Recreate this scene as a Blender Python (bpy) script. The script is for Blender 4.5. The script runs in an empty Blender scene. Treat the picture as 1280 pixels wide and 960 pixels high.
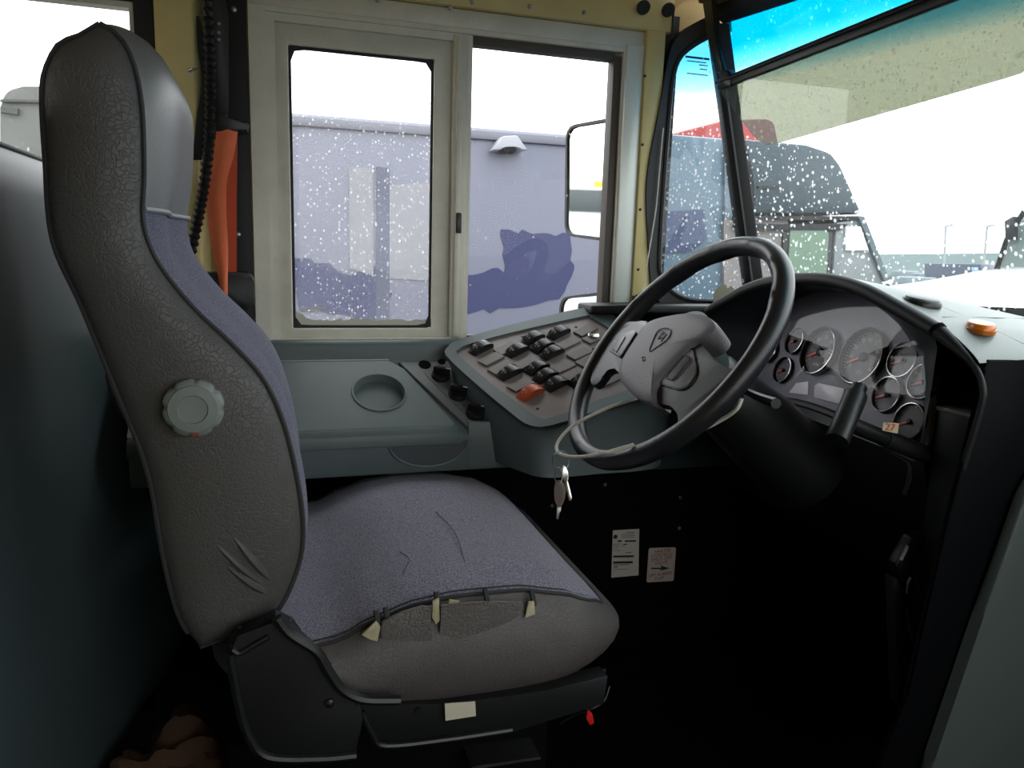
import bpy, bmesh, math, random
from mathutils import Vector, Matrix
random.seed(7)
SC = bpy.context.scene
COL = SC.collection
PI = math.pi
V = Vector

# ------------------------------------------------------------------ camera, sky, exposure
FPX, YAW, PITCH, ROLL = 961.0, 17.5, 10.0, 1.8
CAM = V((0, 0, 1.05))
_y, _p, _r = (math.radians(a) for a in (YAW, PITCH, ROLL))
FWD = V((math.sin(_y) * math.cos(_p), math.cos(_y) * math.cos(_p), -math.sin(_p)))
_r0 = V((math.cos(_y), -math.sin(_y), 0)); _u0 = _r0.cross(FWD)
RGT = _r0 * math.cos(_r) + _u0 * math.sin(_r)
UPV = _u0 * math.cos(_r) - _r0 * math.sin(_r)
cd = bpy.data.cameras.new('camera'); co = bpy.data.objects.new('camera', cd); COL.objects.link(co)
cd.sensor_width = 36.0; cd.lens = 36.0 * FPX / 1280.0; cd.clip_start = 0.02; cd.clip_end = 500
m = Matrix.Identity(4)
for i in range(3):
    m[i][0] = RGT[i]; m[i][1] = UPV[i]; m[i][2] = -FWD[i]; m[i][3] = CAM[i]
co.matrix_world = m
SC.camera = co

SKY = 3.2
w = bpy.data.worlds.new('overcast_sky'); SC.world = w; w.use_nodes = True
wb = w.node_tree.nodes['Background']; wb.inputs[0].default_value = (0.96, 0.985, 1.0, 1); wb.inputs[1].default_value = SKY
SC.view_settings.view_transform = 'Standard'; SC.view_settings.look = 'None'
SC.view_settings.gamma = 1.0; SC.view_settings.use_curve_mapping = False
SC.view_settings.exposure = 0.0
try:
    cy = SC.cycles
    cy.max_bounces = 10; cy.diffuse_bounces = 5; cy.transparent_max_bounces = 24; cy.glossy_bounces = 5
    cy.sample_clamp_indirect = 6.0; cy.caustics_reflective = False; cy.caustics_refractive = False
except Exception:
    pass

# ------------------------------------------------------------------ measuring helpers (sight line of a point cut with a plane of the place)
def ray(px, py): return FWD + RGT * ((px - 640) / FPX) + UPV * ((480 - py) / FPX)
def at(px, py, ax, v):
    d = ray(px, py); i = 'XYZ'.index(ax)
    return CAM + d * ((v - CAM[i]) / d[i])
def deep(px, py, dist): return CAM + ray(px, py) * dist
def onp(px, py, p0, n):
    d = ray(px, py); return CAM + d * ((p0 - CAM).dot(n) / d.dot(n))

# ------------------------------------------------------------------ materials
def lin(c):
    return tuple(((x / 255) / 12.92 if x / 255 <= 0.04045 else ((x / 255 + 0.055) / 1.055) ** 2.4) for x in c) + (1.0,)
def mat(name, col, rough=0.5, metal=0.0, bump=None, var=None, spec=0.5, coat=0.0, sheen=0.0):
    """col in sRGB 0..255; bump=(kind, scale, strength); var=(scale, second colour, amount)"""
    M = bpy.data.materials.new(name); M.use_nodes = True
    nt = M.node_tree; b = nt.nodes['Principled BSDF']
    b.inputs['Base Color'].default_value = lin(col); b.inputs['Roughness'].default_value = rough
    b.inputs['Metallic'].default_value = metal; b.inputs['Specular IOR Level'].default_value = spec
    b.inputs['Coat Weight'].default_value = coat; b.inputs['Sheen Weight'].default_value = sheen
    tc = None
    if bump or var: tc = nt.nodes.new('ShaderNodeTexCoord')
    if var:
        n = nt.nodes.new('ShaderNodeTexNoise'); n.inputs['Scale'].default_value = var[0]; n.inputs['Detail'].default_value = 5
        n.inputs['Roughness'].default_value = 0.65
        nt.links.new(tc.outputs['Object'], n.inputs['Vector'])
        r = nt.nodes.new('ShaderNodeValToRGB'); r.color_ramp.elements[0].position = 0.5 - 0.5 * (1 - var[2]) * 0.6 + 0.02
        r.color_ramp.elements[1].position = 0.5 + 0.25
        r.color_ramp.elements[0].color = lin(col); r.color_ramp.elements[1].color = lin(var[1])
        nt.links.new(n.outputs['Fac'], r.inputs['Fac']); nt.links.new(r.outputs['Color'], b.inputs['Base Color'])
    if bump:
        kind, sc, st = bump
        bm_ = nt.nodes.new('ShaderNodeBump'); bm_.inputs['Strength'].default_value = st; bm_.inputs['Distance'].default_value = 0.002
        if kind == 'leather':
            v = nt.nodes.new('ShaderNodeTexVoronoi'); v.feature = 'DISTANCE_TO_EDGE'; v.inputs['Scale'].default_value = sc
            n2 = nt.nodes.new('ShaderNodeTexNoise'); n2.inputs['Scale'].default_value = sc * 0.25; n2.inputs['Detail'].default_value = 6
            mx = nt.nodes.new('ShaderNodeMix'); mx.data_type = 'RGBA'; mx.inputs['Factor'].default_value = 0.93
            nt.links.new(tc.outputs['Object'], n2.inputs['Vector'])
            nt.links.new(tc.outputs['Object'], mx.inputs[6])
            nt.links.new(n2.outputs['Color'], mx.inputs[7]); mx.inputs['Factor'].default_value = 0.03
            nt.links.new(mx.outputs[2], v.inputs['Vector'])
            rp = nt.nodes.new('ShaderNodeValToRGB'); rp.color_ramp.elements[1].position = 0.12
            nt.links.new(v.outputs['Distance'], rp.inputs['Fac'])
            a = nt.nodes.new('ShaderNodeMath'); a.operation = 'ADD'
            nt.links.new(rp.outputs['Color'], a.inputs[0]); 
            m3 = nt.nodes.new('ShaderNodeMath'); m3.operation = 'MULTIPLY'; m3.inputs[1].default_value = 1.2
            nt.links.new(n2.outputs['Fac'], m3.inputs[0]); nt.links.new(m3.outputs[0], a.inputs[1])
            nt.links.new(a.outputs[0], bm_.inputs['Height'])
        elif kind == 'weave':
            n2 = nt.nodes.new('ShaderNodeTexNoise'); n2.inputs['Scale'].default_value = sc; n2.inputs['Detail'].default_value = 2
            nt.links.new(tc.outputs['Object'], n2.inputs['Vector']); nt.links.new(n2.outputs['Fac'], bm_.inputs['Height'])
        else:
            n2 = nt.nodes.new('ShaderNodeTexNoise'); n2.inputs['Scale'].default_value = sc; n2.inputs['Detail'].default_value = 4
            nt.links.new(tc.outputs['Object'], n2.inputs['Vector']); nt.links.new(n2.outputs['Fac'], bm_.inputs['Height'])
        nt.links.new(bm_.outputs['Normal'], b.inputs['Normal'])
    return M

def fabric(name, c1, c2, scale):
    M = mat(name, c1, 0.95, bump=('weave', scale, 0.5), spec=0.15, sheen=0.15)
    nt = M.node_tree; b = nt.nodes['Principled BSDF']; tc = nt.nodes.new('ShaderNodeTexCoord')
    n = nt.nodes.new('ShaderNodeTexNoise'); n.inputs['Scale'].default_value = scale * 1.1; n.inputs['Detail'].default_value = 1
    r = nt.nodes.new('ShaderNodeValToRGB'); r.color_ramp.elements[0].position = 0.4; r.color_ramp.elements[1].position = 0.62
    r.color_ramp.elements[0].color = lin(c1); r.color_ramp.elements[1].color = lin(c2)
    nt.links.new(tc.outputs['Object'], n.inputs['Vector']); nt.links.new(n.outputs['Fac'], r.inputs['Fac'])
    nt.links.new(r.outputs['Color'], b.inputs['Base Color'])
    return M

def glass(name, tint=(1, 1, 1), haze=0.0, drops=None, band=None, gloss=0.04, speck=None):
    """a thin pane: tinted see-through + faint reflection; drops=(scale, cover, amount) rain on it; band=(z0, z1, rgb) tinted upper band (world z)"""
    M = bpy.data.materials.new(name); M.use_nodes = True
    nt = M.node_tree; N = nt.nodes; L = nt.links
    for n in list(N): N.remove(n)
    out = N.new('ShaderNodeOutputMaterial'); tr = N.new('ShaderNodeBsdfTransparent'); tr.inputs[0].default_value = (*tint, 1)
    geo = N.new('ShaderNodeNewGeometry')
    tint = tuple(t ** 0.5 for t in tint); tr.inputs[0].default_value = (*tint, 1)      # light crosses two faces of the pane
    if band: band = (band[0], band[1], tuple(c ** 0.5 for c in band[2]))
    if band:
        sx = N.new('ShaderNodeSeparateXYZ'); L.new(geo.outputs['Position'], sx.inputs[0])
        mr = N.new('ShaderNodeMapRange'); mr.inputs[1].default_value = band[0]; mr.inputs[2].default_value = band[1]
        L.new(sx.outputs['Z'], mr.inputs[0])
        rp = N.new('ShaderNodeValToRGB'); rp.color_ramp.elements[0].color = (*tint, 1); rp.color_ramp.elements[1].color = (*band[2], 1)
        e = rp.color_ramp.elements.new(0.45); e.color = (*[0.35 * t + 0.65 * c for t, c in zip(tint, band[2])], 1)
        L.new(mr.outputs[0], rp.inputs[0]); L.new(rp.outputs[0], tr.inputs[0])
    cur = tr.outputs[0]
    if haze:
        tl = N.new('ShaderNodeBsdfTranslucent'); tl.inputs[0].default_value = (0.95, 0.95, 0.97, 1)
        mx = N.new('ShaderNodeMixShader'); L.new(cur, mx.inputs[1]); L.new(tl.outputs[0], mx.inputs[2])
        nz = N.new('ShaderNodeTexNoise'); nz.inputs['Scale'].default_value = 5; L.new(geo.outputs['Position'], nz.inputs['Vector'])
        mm = N.new('ShaderNodeMath'); mm.operation = 'MULTIPLY'; mm.inputs[1].default_value = haze * 2
        L.new(nz.outputs['Fac'], mm.inputs[0]); L.new(mm.outputs[0], mx.inputs[0]); cur = mx.outputs[0]
    def spots(scale, cover, amount, colour, stretch=0.75, patch=None):
        nonlocal cur
        mp = N.new('ShaderNodeMapping'); mp.inputs['Scale'].default_value = (1, 1, stretch); L.new(geo.outputs['Position'], mp.inputs[0])
        vo = N.new('ShaderNodeTexVoronoi'); vo.inputs['Scale'].default_value = scale; L.new(mp.outputs[0], vo.inputs['Vector'])
        sc_ = N.new('ShaderNodeSeparateColor'); L.new(vo.outputs['Color'], sc_.inputs[0])
        # radius of each spot differs: distance < cover * random
        mu = N.new('ShaderNodeMath'); mu.operation = 'POWER'; mu.inputs[1].default_value = 2.2; L.new(sc_.outputs[0], mu.inputs[0])
        m2 = N.new('ShaderNodeMath'); m2.operation = 'MULTIPLY'; m2.inputs[1].default_value = cover; L.new(mu.outputs[0], m2.inputs[0])
        src = m2.outputs[0]
        if patch:
            nz = N.new('ShaderNodeTexNoise'); nz.inputs['Scale'].default_value = patch; L.new(geo.outputs['Position'], nz.inputs['Vector'])
            mr = N.new('ShaderNodeMapRange'); mr.inputs[1].default_value = 0.42; mr.inputs[2].default_value = 0.6; L.new(nz.outputs['Fac'], mr.inputs[0])
            m4 = N.new('ShaderNodeMath'); m4.operation = 'MULTIPLY'; L.new(src, m4.inputs[0]); L.new(mr.outputs[0], m4.inputs[1]); src = m4.outputs[0]
        lt = N.new('ShaderNodeMath'); lt.operation = 'LESS_THAN'; L.new(vo.outputs['Distance'], lt.inputs[0]); L.new(src, lt.inputs[1])
        am = N.new('ShaderNodeMath'); am.operation = 'MULTIPLY'; am.inputs[1].default_value = amount; L.new(lt.outputs[0], am.inputs[0])
        tl = N.new('ShaderNodeBsdfTranslucent'); tl.inputs[0].default_value = (*colour, 1)
        mx = N.new('ShaderNodeMixShader'); L.new(am.outputs[0], mx.inputs[0]); L.new(cur, mx.inputs[1]); L.new(tl.outputs[0], mx.inputs[2]); cur = mx.outputs[0]
    for d in (drops or []): spots(*d)
    if speck: spots(*speck)
    gl = N.new('ShaderNodeBsdfGlossy'); gl.inputs['Roughness'].default_value = 0.02; gl.inputs[0].default_value = (1, 1, 1, 1)
    lw = N.new('ShaderNodeLayerWeight'); lw.inputs['Blend'].default_value = 0.5
    pw = N.new('ShaderNodeMath'); pw.operation = 'POWER'; pw.inputs[1].default_value = 5.0; L.new(lw.outputs['Facing'], pw.inputs[0])
    fm = N.new('ShaderNodeMath'); fm.operation = 'MULTIPLY_ADD'; fm.inputs[1].default_value = gloss * 10; fm.inputs[2].default_value = gloss * 0.6; L.new(pw.outputs[0], fm.inputs[0])
    mx = N.new('ShaderNodeMixShader'); L.new(fm.outputs[0], mx.inputs[0]); L.new(cur, mx.inputs[1]); L.new(gl.outputs[0], mx.inputs[2])
    L.new(mx.outputs[0], out.inputs[0])
    return M

LEATHER = mat('grey_vinyl', (82, 79, 76), 0.45, bump=('leather', 150, 0.28), var=(3.0, (74, 73, 72), 0.5))
LEATHER2 = mat('light_grey_vinyl', (104, 106, 106), 0.38, bump=('leather', 200, 0.12))
SKIRT = mat('worn_grey_vinyl', (92, 86, 84), 0.5, bump=('leather', 140, 0.28), var=(9, (78, 74, 72), 0.5))
FAB = fabric('blue_grey_cloth', (72, 74, 94), (118, 118, 136), 420)
FAB2 = fabric('grey_cloth', (105, 103, 120), (148, 145, 157), 420)
SEAM = mat('seam_thread', (50, 50, 50), 0.7)
PIPE = mat('pale_piping', (140, 144, 150), 0.5)
FOAM = mat('exposed_foam', (190, 182, 150), 0.9, var=(40, (150, 140, 110), 0.5))
KNOB = mat('grey_plastic_knob', (128, 134, 130), 0.45)
BLK = mat('black_plastic', (24, 26, 27), 0.38, bump=('n', 300, 0.15))
BLK2 = mat('soft_black', (15, 16, 18), 0.6)
PITCHM = mat('black_mat', (8, 8, 9), 0.9, spec=0.1)  # near-black: darkness of floor, footwell and recesses put into the colour
RUB = mat('black_rubber', (20, 21, 23), 0.55)
CONS = mat('grey_green_plastic', (92, 103, 103), 0.46, bump=('n', 500, 0.12), var=(6, (84, 95, 95), 0.5))
CONS2 = mat('grey_plastic_panel', (102, 107, 106), 0.5, bump=('n', 400, 0.15))
DASHM = mat('dark_dash_plastic', (48, 51, 58), 0.42, bump=('n', 500, 0.15))
PLATE = mat('worn_grey_plate', (132, 122, 118), 0.42, bump=('n', 300, 0.1), var=(14, (116, 106, 102), 0.5))
BLANKM = mat('switch_blank_grey', (104, 96, 92), 0.42)  # darker than the plate, standing in for shadow edges round the blanks
SWM = mat('switch_black', (26, 26, 29), 0.3)
SWO = mat('switch_orange', (190, 84, 48), 0.35)
WHITE = mat('white_print', (225, 225, 220), 0.6)
CHROME = mat('chrome', (200, 200, 200), 0.2, metal=1.0)
STEEL = mat('dull_steel', (150, 150, 150), 0.4, metal=1.0)
ALU = mat('weathered_aluminium', (222, 219, 204), 0.42, metal=0.05, var=(7, (200, 196, 180), 0.5), bump=('n', 60, 0.08))
ALU2 = mat('bright_aluminium', (222, 226, 218), 0.35, metal=0.15)
BEIGE = mat('beige_paint', (218, 202, 140), 0.45, var=(5, (204, 186, 126), 0.5))
CEILM = mat('tan_ceiling', (200, 172, 110), 0.55)
PALE = mat('pale_trim', (188, 190, 180), 0.4)
DASHTOP = mat('dash_top_grey', (140, 149, 146), 0.4, bump=('n', 500, 0.2))
WHEELM = mat('wheel_rubber', (36, 37, 40), 0.3, bump=('n', 700, 0.2))
PADM = mat('wheel_pad', (126, 123, 128), 0.5, bump=('n', 450, 0.4))
BTN = mat('button_grey', (120, 120, 124), 0.4)
CORDM = mat('white_cord', (205, 203, 190), 0.6)
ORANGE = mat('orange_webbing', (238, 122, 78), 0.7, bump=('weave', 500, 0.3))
ORANGE2 = mat('amber_lens', (225, 120, 20), 0.2)
GAUGE = mat('gauge_face', (96, 92, 94), 0.5)
BEZEL = mat('cluster_grey', (130, 128, 140), 0.45)
RED = mat('red_needle', (250, 60, 50), 0.4)
REDTAG = mat('red_tag', (215, 30, 34), 0.5)
LCD = mat('lcd_grey', (246, 240, 250), 0.3)
BARR = mat('green_grey_vinyl', (78, 91, 93), 0.45, bump=('leather', 200, 0.12))
SACKM = mat('brown_paper', (92, 66, 50), 0.8, bump=('n', 18, 0.6))
PAPER = mat('label_paper', (205, 198, 188), 0.6)
INK = mat('black_ink', (25, 25, 25), 0.6)
INKR = mat('red_ink', (120, 50, 50), 0.6)
DISC = mat('olive_sticker', (112, 112, 92), 0.6)
LOGO = mat('embossed_dark', (60, 60, 66), 0.5)

# ------------------------------------------------------------------ mesh helpers
def NB(): return bmesh.new()
def add(bm, verts, faces):
    vs = [bm.verts.new(v) for v in verts]
    out = []
    for f in faces:
        try: out.append(bm.faces.new([vs[i] for i in f]))
        except ValueError: pass
    return vs, out
def bevel(bm, geom_verts, off, seg=2):
    es = list({e for v in geom_verts for e in v.link_edges})
    bmesh.ops.bevel(bm, geom=es, offset=off, segments=seg, profile=0.5, affect='EDGES', clamp_overlap=True)
def box(bm, lo, hi, bev=0, mtx=None, seg=2):
    a, b = lo, hi
    pts = [V((x, y, z)) for z in (a[2], b[2]) for y in (a[1], b[1]) for x in (a[0], b[0])]
    if mtx: pts = [mtx @ p for p in pts]
    vs, fs = add(bm, pts, [(0, 2, 3, 1), (4, 5, 7, 6), (0, 1, 5, 4), (2, 6, 7, 3), (0, 4, 6, 2), (1, 3, 7, 5)])
    if bev: bevel(bm, vs, bev, seg)
    return bm
def prism(bm, pts, ext, bev=0, seg=2):
    n = len(pts); ext = V(ext); pts = [V(p) for p in pts]
    vs, fs = add(bm, pts + [p + ext for p in pts], [tuple(range(n)), tuple(range(2 * n - 1, n - 1, -1))] +
                 [(i, i + n, (i + 1) % n + n, (i + 1) % n) for i in range(n)])
    if bev: bevel(bm, vs, bev, seg)
    return bm
def rrect(x0, y0, x1, y1, r, seg=5):
    out = []
    for cx, cy, a0 in ((x1 - r, y1 - r, 0), (x0 + r, y1 - r, 90), (x0 + r, y0 + r, 180), (x1 - r, y0 + r, 270)):
        for k in range(seg + 1):
            a = math.radians(a0 + 90 * k / seg); out.append((cx + r * math.cos(a), cy + r * math.sin(a)))
    return out
def rpoly(pts, r, seg=4):
    """round the corners of a 3-D polygon"""
    n = len(pts); out = []
    for i in range(n):
        p = V(pts[i]); a = V(pts[i - 1]) - p; b = V(pts[(i + 1) % n]) - p
        rr = min(r, a.length * 0.45, b.length * 0.45)
        a = p + a.normalized() * rr; b = p + b.normalized() * rr
        for k in range(seg + 1):
            t = k / seg; out.append((a * (1 - t) + p * t) * (1 - t) + (p * (1 - t) + b * t) * t)
    return out
def smooth_path(pts, sub=6, closed=False):
    pts = [V(p) for p in pts]; n = len(pts); out = []
    rng = n if closed else n - 1
    for i in range(rng):
        p1, p2 = pts[i], pts[(i + 1) % n]
        p0 = pts[i - 1] if (closed or i > 0) else p1 * 2 - p2
        p3 = pts[(i + 2) % n] if (closed or i + 2 < n) else p2 * 2 - p1
        for k in range(sub):
            t = k / sub
            out.append(0.5 * ((2 * p1) + (p2 - p0) * t + (2 * p0 - 5 * p1 + 4 * p2 - p3) * t * t + (3 * p1 - p0 - 3 * p2 + p3) * t ** 3))
    if not closed: out.append(pts[-1])
    return out
def tube(bm, pts, r, seg=10, closed=False, cap=True, rfun=None, flat=None):
    pts = [V(p) for p in pts]; n = len(pts); rings = []
    T = []
    for i in range(n):
        a = pts[i - 1] if (closed or i > 0) else pts[i]; b = pts[(i + 1) % n] if (closed or i < n - 1) else pts[i]
        T.append((b - a).normalized())
    nrm = T[0].orthogonal().normalized()
    for i in range(n):
        nrm = (nrm - T[i] * nrm.dot(T[i]))
        nrm = nrm.normalized() if nrm.length > 1e-6 else T[i].orthogonal().normalized()
        bi = T[i].cross(nrm); rr = rfun(i / max(1, n - 1)) if rfun else r
        rings.append([bm.verts.new(pts[i] + (nrm * math.cos(2 * PI * k / seg) + bi * math.sin(2 * PI * k / seg)) * rr) for k in range(seg)])
    for i in range(n if closed else n - 1):
        A, B = rings[i], rings[(i + 1) % n]
        off = 0
        if closed and i == n - 1:
            off = min(range(seg), key=lambda o: sum((A[k].co - B[(k + o) % seg].co).length for k in range(seg)))
        for k in range(seg):
            bm.faces.new((A[k], A[(k + 1) % seg], B[(k + 1 + off) % seg], B[(k + off) % seg]))
    if cap and not closed:
        bm.faces.new(rings[0][::-1]); bm.faces.new(rings[-1])
    return bm
def frame_of(n, up=None):
    n = V(n).normalized(); up = V(up) if up else V((0, 0, 1))
    u = (up - n * up.dot(n));
    u = u.normalized() if u.length > 1e-5 else n.orthogonal().normalized()
    r = u.cross(n)
    return r, u, n
def mtx_of(o, n, up=None):
    """local x = right, y = up, z = n"""
    r, u, n = frame_of(n, up); M_ = Matrix.Identity(4)
    for i in range(3): M_[i][0] = r[i]; M_[i][1] = u[i]; M_[i][2] = n[i]; M_[i][3] = o[i]
    return M_
def lathe(bm, prof, mtx, seg=28, cap0=True, cap1=True, lobes=None):
    rings = []
    for r, h in prof:
        ring = []
        for k in range(seg):
            a = 2 * PI * k / seg; rr = r * (1 + (lobes(a, r, h) if lobes else 0))
            ring.append(bm.verts.new(mtx @ V((rr * math.cos(a), rr * math.sin(a), h))))
        rings.append(ring)
    for A, B in zip(rings, rings[1:]):
        for k in range(seg): bm.faces.new((A[k], A[(k + 1) % seg], B[(k + 1) % seg], B[k]))
    if cap0: bm.faces.new(rings[0][::-1])
    if cap1: bm.faces.new(rings[-1])
    return bm
def grid(bm, rows, closed_u=False):
    R_ = [[bm.verts.new(p) for p in row] for row in rows]
    for A, B in zip(R_, R_[1:]):
        n = len(A)
        for k in range(n if closed_u else n - 1):
            try: bm.faces.new((A[k], A[(k + 1) % n], B[(k + 1) % n], B[k]))
            except ValueError: pass
    return R_
def ring_band(bm, outer, inner, ext):
    """a flat ring between two outlines of equal count, given thickness"""
    ext = V(ext); n = len(outer)
    o0 = [bm.verts.new(V(p)) for p in outer]; i0 = [bm.verts.new(V(p)) for p in inner]
    o1 = [bm.verts.new(V(p) + ext) for p in outer]; i1 = [bm.verts.new(V(p) + ext) for p in inner]
    for k in range(n):
        j = (k + 1) % n
        bm.faces.new((o0[k], o0[j], i0[j], i0[k])); bm.faces.new((o1[k], i1[k], i1[j], o1[j]))
        bm.faces.new((o0[k], o1[k], o1[j], o0[j])); bm.faces.new((i0[k], i0[j], i1[j], i1[k]))
    return bm
def resample(pts, n):
    pts = [V(p) for p in pts]; L = [0]
    for a, b in zip(pts, pts[1:]): L.append(L[-1] + (b - a).length)
    out = []; j = 0
    for i in range(n):
        s = L[-1] * i / (n - 1)
        while j < len(L) - 2 and L[j + 1] < s: j += 1
        d = L[j + 1] - L[j]; t = (s - L[j]) / d if d > 1e-9 else 0
        out.append(pts[j].lerp(pts[j + 1], t))
    return out
def resample_closed(pts, n): return resample(list(pts) + [pts[0]], n + 1)[:-1]
def puff(bm, outline, spine, out_dir, bulge, rings=7, pw=0.5):
    """a cushioned panel: outline drawn in towards its spine while swelling along out_dir"""
    out_dir = V(out_dir); near = []
    sp = resample(spine, 60)
    for p in outline: near.append(min(sp, key=lambda q: (q - p).length))
    rows = []
    for k in range(rings + 1):
        t = k / rings; h = bulge * (1 - (1 - t) ** 2) ** pw
        rows.append([p.lerp(q, t) + out_dir * h for p, q in zip(outline, near)])
    grid(bm, rows, closed_u=True)
    return bm

# ------------------------------------------------------------------ object helpers
OFF = {}
def _mesh(name, bm, mt, off):
    bmesh.ops.remove_doubles(bm, verts=bm.verts, dist=1e-6)
    bmesh.ops.recalc_face_normals(bm, faces=bm.faces)
    if off.length: bmesh.ops.translate(bm, verts=bm.verts, vec=-off)
    me = bpy.data.meshes.new(name); bm.to_mesh(me); bm.free()
    for p in me.polygons: p.use_smooth = True
    try: me.set_sharp_from_angle(angle=math.radians(38))
    except Exception: pass
    for q in (mt if isinstance(mt, (list, tuple)) else [mt]): me.materials.append(q)
    return me
def tag(o, label=None, cat=None, group=None, kind=None):
    if label: o['label'] = label
    if cat: o['category'] = cat
    if group: o['group'] = group
    if kind: o['kind'] = kind
    return o
def thing(name, label, cat, loc, group=None):
    o = bpy.data.objects.new(name, None); COL.objects.link(o); o.location = V(loc); o.empty_display_size = 0.05
    OFF[o.name] = V(loc); return tag(o, label, cat, group)
def part(name, bm, mt, parent, label=None):
    off = OFF[parent.name]; o = bpy.data.objects.new(name, _mesh(name, bm, mt, off)); COL.objects.link(o); o.parent = parent
    OFF[o.name] = off
    if label: o['label'] = label
    return o
def single(name, bm, mt, label, cat, group=None):
    xs = [v.co for v in bm.verts]; c = V((sum(p.x for p in xs) / len(xs), sum(p.y for p in xs) / len(xs), min(p.z for p in xs)))
    o = bpy.data.objects.new(name, _mesh(name, bm, mt, c)); COL.objects.link(o); o.location = c; OFF[o.name] = c
    return tag(o, label, cat, group)
def struct(name, bm, mt, parent=None):
    if parent: return part(name, bm, mt, parent)
    o = bpy.data.objects.new(name, _mesh(name, bm, mt, V((0, 0, 0)))); COL.objects.link(o); OFF[o.name] = V((0, 0, 0)); o['kind'] = 'structure'
    return o
def struct_empty(name, loc=(0, 0, 0)):
    o = bpy.data.objects.new(name, None); COL.objects.link(o); o.location = loc; OFF[o.name] = V(loc); o['kind'] = 'structure'; return o
def text_bm(bm, s, size, mtx, depth=0.0004, align='CENTER'):
    cu = bpy.data.curves.new('t', 'FONT'); cu.body = s; cu.size = size; cu.align_x = align; cu.align_y = 'CENTER'; cu.extrude = depth
    cu.resolution_u = 3
    ob = bpy.data.objects.new('t', cu); COL.objects.link(ob)
    bpy.context.view_layer.update()
    me = bpy.data.meshes.new_from_object(ob.evaluated_get(bpy.context.evaluated_depsgraph_get()))
    me.transform(mtx); bm.from_mesh(me)
    bpy.data.objects.remove(ob); bpy.data.curves.remove(cu); bpy.data.meshes.remove(me)
    return bm

# ================================================================== THE SETTING
WY = 1.75                     # inner face of the driver's side wall
WX0, WX1, WZ0, WZ1 = -0.005, 0.845, 0.83, 1.515      # driver's window opening
bm = NB()
TH = 0.06
def wb_(x0, x1, z0, z1, bmx=None): box(bmx or bm, (x0, WY, z0), (x1, WY + TH, z1))
wb_(-3.0, 0.90, 0.0, 0.82)                     # below the windows
wb_(-3.0, 0.90, 1.555, 2.0)                    # above
wb_(-0.245, -0.03, 0.82, 1.555)                # pillar behind the driver
wb_(0.845, 0.90, 0.82, 1.555)
wb_(-3.0, -1.25, 0.82, 1.555)
struct('wall_left', bm, BEIGE)
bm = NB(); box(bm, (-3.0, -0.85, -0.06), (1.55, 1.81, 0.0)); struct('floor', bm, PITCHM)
bm = NB(); box(bm, (-3.0, -0.85, 1.95), (1.2, 1.81, 2.01)); struct('ceiling', bm, CEILM)
bm = NB()
box(bm, (-3.06, -0.85, 0), (-3.0, 1.81, 0.85)); box(bm, (-3.06, -0.85, 1.6), (-3.0, 1.81, 2.0))
struct('wall_back', bm, BEIGE)
bm = NB()                                       # entrance side: open doorway forward
box(bm, (-3.0, -0.85, 0), (0.15, -0.79, 2.0)); box(bm, (0.15, -0.85, 1.65), (1.45, -0.79, 2.0)); box(bm, (1.05, -0.85, 0), (1.45, -0.79, 1.0)); box(bm, (0.15, -0.85, 0), (1.05, -0.79, 0.5))
struct('wall_right', bm, BEIGE)
# lower front bulkhead (footwell)
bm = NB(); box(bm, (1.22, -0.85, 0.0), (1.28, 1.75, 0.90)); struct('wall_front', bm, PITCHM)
# black lower lining of the driver's side wall
bm = NB(); prism(bm, [(-0.6, WY - 0.012, 0), (1.22, WY - 0.012, 0), (1.22, WY - 0.012, 0.60), (-0.6, WY - 0.012, 0.60)], (0, 0.011, 0)); tr1 = struct('trim_1', bm, PITCHM)
for px, py in ((756, 606), (850, 622), (690, 632), (849, 660), (893, 660)):
    bm = NB(); lathe(bm, [(0.005, 0), (0.005, 0.002), (0.003, 0.004)], mtx_of(at(px, py, 'Y', WY - 0.012), (0, -1, 0)), 10); part('screw', bm, STEEL, tr1)
bm = NB(); prism(bm, [(-1.4, WY - 0.012, 0), (-0.27, WY - 0.012, 0), (-0.27, WY - 0.012, 0.815), (-1.4, WY - 0.012, 0.815)], (0, 0.011, 0)); struct('trim_10', bm, BARR)

# header above the windows: olive frame flange and beige panel with screws
hd = struct_empty('trim_2', (0.3, WY, 1.53))
bm = NB(); prism(bm, [(-0.03, WY - 0.014, 1.518), (0.868, WY - 0.014, 1.518), (0.868, WY - 0.014, 1.556), (-0.03, WY - 0.014, 1.556)], (0, 0.013, 0), 0.002); part('window_flange', bm, ALU, hd)
bm = NB(); prism(bm, [(-0.03, WY - 0.03, 1.557), (0.91, WY - 0.03, 1.557), (0.91, WY - 0.03, 1.72), (-0.03, WY - 0.03, 1.72)], (0, 0.029, 0), 0.004); part('header_panel', bm, BEIGE, hd)
for px, py in ((472, 0), (563, 10), (590, 3), (662, 8), (730, 16), (732, 27), (775, 33)):
    p = at(px, py, 'Y', WY - 0.03 if py < 20 else WY - 0.016)
    bm = NB(); lathe(bm, [(0.0052, 0), (0.005, 0.002), (0.003, 0.0036)], mtx_of(p + V((0, 0.001, 0)), (0, -1, 0)), 10); part('screw', bm, STEEL, hd)
# sloped headlining between wall and ceiling
bm = NB(); prism(bm, [(-0.3, 1.75, 1.72), (-0.3, 1.70, 1.72), (-0.3, 1.45, 1.945), (-0.3, 1.75, 1.945)], (1.4, 0, 0)); struct('trim_3', bm, CEILM)

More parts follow.
